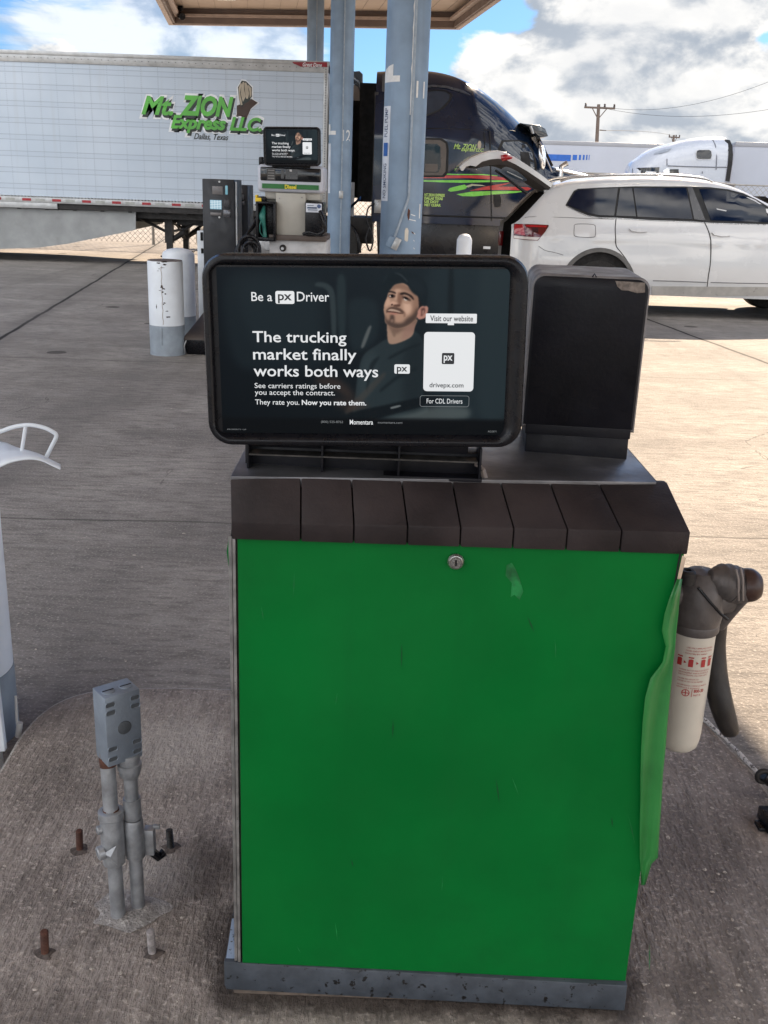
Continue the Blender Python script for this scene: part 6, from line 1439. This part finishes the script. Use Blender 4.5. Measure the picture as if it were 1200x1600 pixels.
# ------------------------------------------------------------------ far white trailers and truck
FARW = mat('far_trailer_white', (.42, .45, .52), .5, vs=.5, var=.05, dirt=.25, dirtcol=(.36, .36, .38))
FARR = mat('far_rail', (.30, .31, .34), .5, vs=.4)
BLU = mat('stripe_blue', (.012, .10, .42), .45)
def far_trailer(label, pa, pb, base=1.15, tops=None, wheels=(), group='far white box trailers'):
    """pa, pb: (pixel x, pixel y of roof, distance) of its two visible ends"""
    A = Q(pa[0], pa[1], pa[2]); Bq = Q(pb[0], pb[1], pb[2]); ht = (A.z+Bq.z)/2
    t_ = thing('box_trailer', label, 'trailer', ((A.x+Bq.x)/2, (A.y+Bq.y)/2, 0), group)
    ax = Vector((Bq.x-A.x, Bq.y-A.y, 0)).normalized(); nn_ = Vector((-ax.y, ax.x, 0)); L = (Vector((Bq.x-A.x, Bq.y-A.y, 0))).length
    def lw(u, v, z): return Vector((A.x, A.y, z))+ax*u+nn_*v
    def bb(u0, u1, v0, v1, z0, z1, name, m, bev=0):
        Bm = M(); Bm.hexa([lw(u0, v0, z0), lw(u1, v0, z0), lw(u1, v1, z0), lw(u0, v1, z0)], [lw(u0, v0, z1), lw(u1, v0, z1), lw(u1, v1, z1), lw(u0, v1, z1)]); return Bm.out(name, m, t_, bevel=bev)
    box = bb(0, L, 0, 2.5, base, ht-.18, 'box', FARW); bb(0, L, -.02, 2.52, ht-.18, ht, 'top_rail', FARR, .01); bb(0, L, -.02, 2.52, base-.12, base, 'bottom_rail', FARR, .01)
    bb(.3, L-.3, .5, 2.0, base-.35, base-.12, 'underframe', FR)
    for u in wheels:
        for v in (.2, 2.2):
            c_ = lw(u, v, .5); Bm = M(); Bm.lathe([(.2, -.14), (.46, -.14), (.5, -.1), (.5, .1), (.46, .14), (.2, .14)], 24, caps=True); Bm.xf(Matrix.Translation(c_) @ Matrix.Rotation(math.atan2(ax.y, ax.x), 4, 'Z') @ Matrix.Rotation(PI/2, 4, 'X')); Bm.out('wheel', TY, t_)
    return t_, lw, box, L
t_, lw, bx_, L = far_trailer('far white box trailer with a blue stripe along its side, behind the dark truck cab', (700, 218, 52), (1090, 223.5, 50.5), wheels=(1.8, 3.1))
def stripe(x0, x1, y0=242, y1=250, Yd=52):
    a = Q(x0, y1, 51.2); b = Q(x1, y0, 51.2)
    A = Q(700, 218, 52); Bq = Q(1090, 223.5, 50.5); f = lambda x: A.y+(x-A.x)/(Bq.x-A.x)*(Bq.y-A.y)-.012
    B = M(); B.add([(a.x, f(a.x), a.z), (b.x, f(b.x), a.z), (b.x, f(b.x), b.z), (a.x, f(a.x), b.z)], [(0, 1, 2, 3)]); B.out('blue_stripe', BLU, t_, smooth=False)
for a, b in ((835, 892.5), (894.5, 902), (904, 908), (910, 913.5), (915, 917.8), (919.2, 921)): stripe(a, b)
t2, lw2, _, _ = far_trailer('plain white box trailer at the right edge, coupled to the white truck cab', (1150, 222, 44), (1560, 232, 42), wheels=(9, 10.3))
YW = 43.0
wt = thing('truck_cab', 'white sleeper truck cab with sloping aero roof, far right beyond the SUV', 'truck', (Q(1070, 300, YW).x, YW+1.25, 0))
tp = [(Q(a, b, YW).x, Q(a, b, YW).z) for a, b in ((987, 279), (990, 268), (995, 257), (1006, 249), (1016, 241.5), (1026, 235.5), (1038, 231), (1050, 227.5), (1066, 223), (1082, 219.5), (1098, 217), (1116, 215.6), (1136, 215.6), (1141, 216.5))]
tps = [(p.x, p.y) for p in smooth_path([(a, b, 0) for a, b in tp], 3)]
us3 = [tps[0][0]+(tps[-1][0]-tps[0][0])*i/50 for i in range(51)]
def wc_in(u, z):
    top = lerp_prof(tps, u); k = max(0, (z-(top-.6))/.6); q = max(0, (Q(1050, 230, YW).x-u)/1.8); return .45*k*k+.55*q*q*(.4+.6*max(0, min(1, (z-1.9)/1.0)))
shell('body', mat('far_truck_white', (.46, .49, .55), .25, vs=.8, var=.04, coat=.7), wt, us3, lambda u: .9, lambda u: lerp_prof(tps, u), wc_in, YW, 2.5, .08, 14, 12, ang=30)
wf = lambda u, z: (Vector((u, YW+wc_in(u, z), z)), Vector((0, -1, 0)))
W2 = lambda pts: [(980+a/5.4545, 200+b/5.4545) for a, b in pts]
def wp_(name, pts, m, off=.02, step=.25): return patch(name, [(Q(a, b, YW).x, Q(a, b, YW).z) for a, b in W2(pts)], wf, m, wt, off, step)
wp_('window_rim', [(582, 215), (592, 190), (612, 182), (700, 181), (720, 192), (724, 235), (718, 264), (700, 270), (600, 270), (586, 258)], mat('far_truck_rim', (.50, .52, .55), .3))
wp_('sleeper_window', [(588, 215), (598, 194), (614, 188), (698, 187), (715, 197), (718, 235), (712, 259), (698, 264), (604, 264), (591, 254)], DK, .03)
wp_('fairing_gap', [(853, 92), (900, 100), (905, 150), (895, 300), (870, 460), (834, 450), (855, 300), (862, 200)], SEAMK, .03)
wp_('door_window', [(360, 352), (436, 350), (440, 400), (356, 402)], DK, .03)
wp_('windscreen', [(70, 345), (110, 338), (276, 334), (268, 385), (240, 400), (60, 402)], DK, .03)
wp_('fog_glint', [(100, 360), (190, 368), (250, 372), (240, 392), (96, 394)], mat('far_truck_rim', (.50, .52, .55), .3), .04)
wp_('mirror', [(300, 360), (330, 342), (352, 352), (354, 400), (310, 400)], MI, .15)
SF = mat('far_seam', (.16, .17, .2), .6)
for pts in ([(753, 95), (760, 150), (762, 250), (757, 355)], [(340, 262), (338, 320)], [(345, 322), (500, 328), (750, 334), (850, 334)], [(640, 370), (640, 388)]):
    B = M(); B.tube([wf(*(lambda q: (q.x, q.z))(Q(*p, YW)))[0]+Vector((0, -.01, 0)) for p in W2(pts)], .022, 5); B.out('panel_seam', SF, wt, ang=80)
wp_('roof_scoop', [(240, 222), (260, 205), (330, 180), (396, 170), (360, 195), (300, 214)], mat('scoop_grey', (.30, .33, .38), .4), .05)
B = M(); a = Q(990, 285, YW); B.box(a.x-1.5, a.x+.3, YW+.3, YW+2.2, .6, 1.9); B.out('bonnet', mat('far_truck_white', (.46, .49, .55), .25), wt, bevel=.25, seg=4)
B = M(); B.box(a.x-.2, Q(1146, 280, YW).x+1.5, YW+.7, YW+1.8, .6, .95); B.out('chassis', FR, wt)
for x_ in (a.x-.4, Q(1120, 280, YW).x-.3, Q(1146, 280, YW).x+.8):
    for yy in (.25, 2.25): wheel(wt, x_, YW+yy, .5, .28)

# ------------------------------------------------------------------ chain link fence
WIRE = mat('fence_wire', (.30, .29, .27), .5, .5)
fn = thing('chain_link_fence', 'galvanised chain link fence along the far side of the yard', 'fence', (-5, 25.5, 0))
line = [Vector((-30, 25.4, 0)), Vector((6.5, 25.9, 0)), Vector((12.5, 39, 0)), Vector((60, 41, 0))]
def mesh_run(a, b, pitch, r, h):
    L = (b-a).length; ax = (b-a).normalized(); Bm = M(); n_ = int(L/pitch)
    nrm = Vector((-ax.y, ax.x, 0))*r; s_ = Vector((0, 0, r))
    for i in range(-int(h/pitch), n_):
        for sg in (1, -1):
            u0 = i*pitch; u1 = u0+h; z0, z1 = (0, h) if sg > 0 else (h, 0)
            if u0 < 0: z0 = z0+(-u0)*sg; u0 = 0
            if u1 > L: z1 = z1-(u1-L)*sg; u1 = L
            p, q = a+ax*u0+Vector((0, 0, z0+.04)), a+ax*u1+Vector((0, 0, z1+.04))
            k = len(Bm.v); Bm.v += [p-s_, p+s_, p+nrm*2, q-s_, q+s_, q+nrm*2]; Bm.f += [[k, k+1, k+4, k+3], [k+1, k+2, k+5, k+4], [k+2, k, k+3, k+5]]
    return Bm
for i, (pitch, r_) in enumerate(((.13, .006), (.18, .009), (.22, .012))):
    a, b = line[i], line[i+1]
    if i == 0: a = Vector((-12, 25.65, 0))
    if i == 2: b = Vector((24, 39.5, 0))
    mesh_run(a, b, pitch, r_, 2.0).out('wire_mesh', WIRE, fn, smooth=False, fixn=False)
    B = M(); B.tube([a+Vector((0, 0, 2.06)), b+Vector((0, 0, 2.06))], .03, 6); B.out('top_rail', WIRE, fn)
    L = (b-a).length
    for k in range(int(L/3)+1): p = a+(b-a).normalized()*(k*3); B = M(); B.tube([p, p+Vector((0, 0, 2.1))], .035, 8); B.out('fence_post', WIRE, fn)
# pale drum by the fence
dp = P(303, 389, 0)
t_ = thing('oil_drum', 'pale drum lying on its side near the fence, seen under the trailer', 'drum', (dp.x, dp.y, 0))
B = M(); B.lathe([(0, 0), (.28, 0), (.29, .02), (.28, .05), (.28, .28), (.295, .30), (.28, .32), (.28, .58), (.295, .60), (.28, .62), (.28, .86), (.29, .88), (0, .88)], 24, caps=False)
B.xf(Matrix.Translation((dp.x+.1, dp.y+.1, .30)) @ Matrix.Rotation(math.radians(25), 4, 'Z') @ Matrix.Rotation(PI/2, 4, 'Y')); B.out('drum_body', mat('drum_cream', (.5, .45, .38), .6, vs=6, dirt=.5), t_)

# ------------------------------------------------------------------ utility poles, wires, distant trees
WOODP = mat('pole_wood', (.13, .10, .085), .8, vs=3, streak=.4)
def upole(label, px, py, Y, arm, par=1.0):
    p = Q(px, py, Y); t_ = thing('utility_pole', label, 'utility pole', (p.x, Y, 0), 'wooden utility poles')
    B = M(); B.tube([(p.x+.35*par, Y, 0), (p.x, Y, p.z)], [.17*par, .11*par], 10); B.out('pole', WOODP, t_)
    a, b = Q(arm[0], arm[1], Y), Q(arm[2], arm[3], Y)
    B = M(); B.tube([a, b], .075*par, 6); B.out('crossarm', WOODP, t_)
    m_ = a.lerp(b, .5); B = M(); B.tube([a.lerp(b, .25), Vector((p.x+.03, Y-.1, m_.z-.75*par))], .035*par, 5); B.tube([a.lerp(b, .75), Vector((p.x+.03, Y-.1, m_.z-.75*par))], .035*par, 5); B.out('brace', WOODP, t_)
    for k in (.04, .66, .97): c_ = a.lerp(b, k); B = M(); B.lathe([(.03, 0), (.09*par, .05), (.05*par, .12), (.09*par, .18*par), (0, .25*par)], 10, (c_.x, c_.y, c_.z+.05), caps=False); B.out('insulator', mat('insulator', (.05, .04, .04), .3), t_)
    return a, b, p
u1 = upole('nearer wooden utility pole with a braced crossarm, against the clouds', 935.5, 163, 75, (913, 167.5, 961, 169.5))
B = M(); B.tube([Q(937, 203, 75), Q(947, 204, 75)], .03, 5); 
B.out('service_arm', WOODP, bpy.data.objects['utility_pole'])
u2 = upole('distant little utility pole just above the white truck cab', 1053, 211, 150, (1045, 214, 1062, 215), 1.3)
def wire(label, a, b, sag, r_):
    pts = [a.lerp(b, i/20)-Vector((0, 0, sag*4*(i/20)*(1-i/20))) for i in range(21)]
    B = M(); B.tube(pts, r_, 4); tag(B.out('overhead_wire', mat('wire_black', (.03, .03, .03), .5)), label, 'wire', 'overhead wires')
wire('overhead wire sweeping up to the right from the nearer pole, uppermost of them', u1[1], Q(1300, 82, 60), 1.0, .010)
wire('overhead wire leaving the nearer pole lower down, towards the right edge', u1[0].lerp(u1[1], .6), Q(1300, 150, 62), .8, .010)
wire('lowest overhead wire between the nearer pole and the distant little pole', Q(937, 204, 75), Q(1053, 212, 150), -.2, .02)
LEAF = mat('far_leaf', (.055, .07, .035), .8, vs=2, var=.4); BARK = mat('bark', (.08, .06, .05), .9)
random.seed(21)
for lab, px, Y, h_, w_ in (('faint distant tree, leftmost of the row above the far trailer roof', 1013, 170, 6.7, 2.0), ('distant round tree, second from the left in the row', 1028, 165, 6.9, 1.9), ('distant tree just left of the little utility pole', 1041, 175, 7.5, 3.0), ('distant wider tree just right of the little utility pole', 1067, 160, 7.3, 3.2)):
    x_ = Q(px, 225, Y).x; t_ = thing('tree', lab, 'tree', (x_, Y, 0), 'far trees on the skyline')
    B = M(); B.tube([(x_, Y, 0), (x_+.2, Y, h_*.55), (x_, Y, h_*.8)], [.3, .2, .06], 7)
    for k in range(4): a_ = k*1.7; B.tube([(x_+.1, Y, h_*.5), (x_+w_*.4*math.cos(a_), Y+w_*.4*math.sin(a_), h_*.8)], [.1, .04], 5)
    B.out('trunk', BARK, t_)
    B = M(); cl = [(random.uniform(-w_, w_)*.6, random.uniform(-w_, w_)*.6, h_*random.uniform(.62, .9), random.uniform(.5, 1.0)) for _ in range(12)]
    for cx_, cy_, cz_, cr in cl:
        for _ in range(90):
            v = Vector((random.gauss(0, 1), random.gauss(0, 1), random.gauss(0, .7))); v = v.normalized()*cr*random.random()**.4
            c_ = Vector((x_+cx_, Y+cy_, min(cz_, h_-cr*.6)))+v; s_ = random.uniform(.08, .18); n1_ = Vector((random.gauss(0, 1), random.gauss(0, 1), random.gauss(0, 1))).normalized(); n2_ = n1_.orthogonal().normalized(); n3_ = n1_.cross(n2_)
            k = len(B.v); B.v += [c_+n2_*s_, c_+n3_*s_*.6, c_-n2_*s_, c_-n3_*s_*.6]; B.f.append([k, k+1, k+2, k+3])
    B.out('crown', LEAF, t_, smooth=False, fixn=False)
for o in bpy.data.objects:
    if '_o' in o: del o['_o']
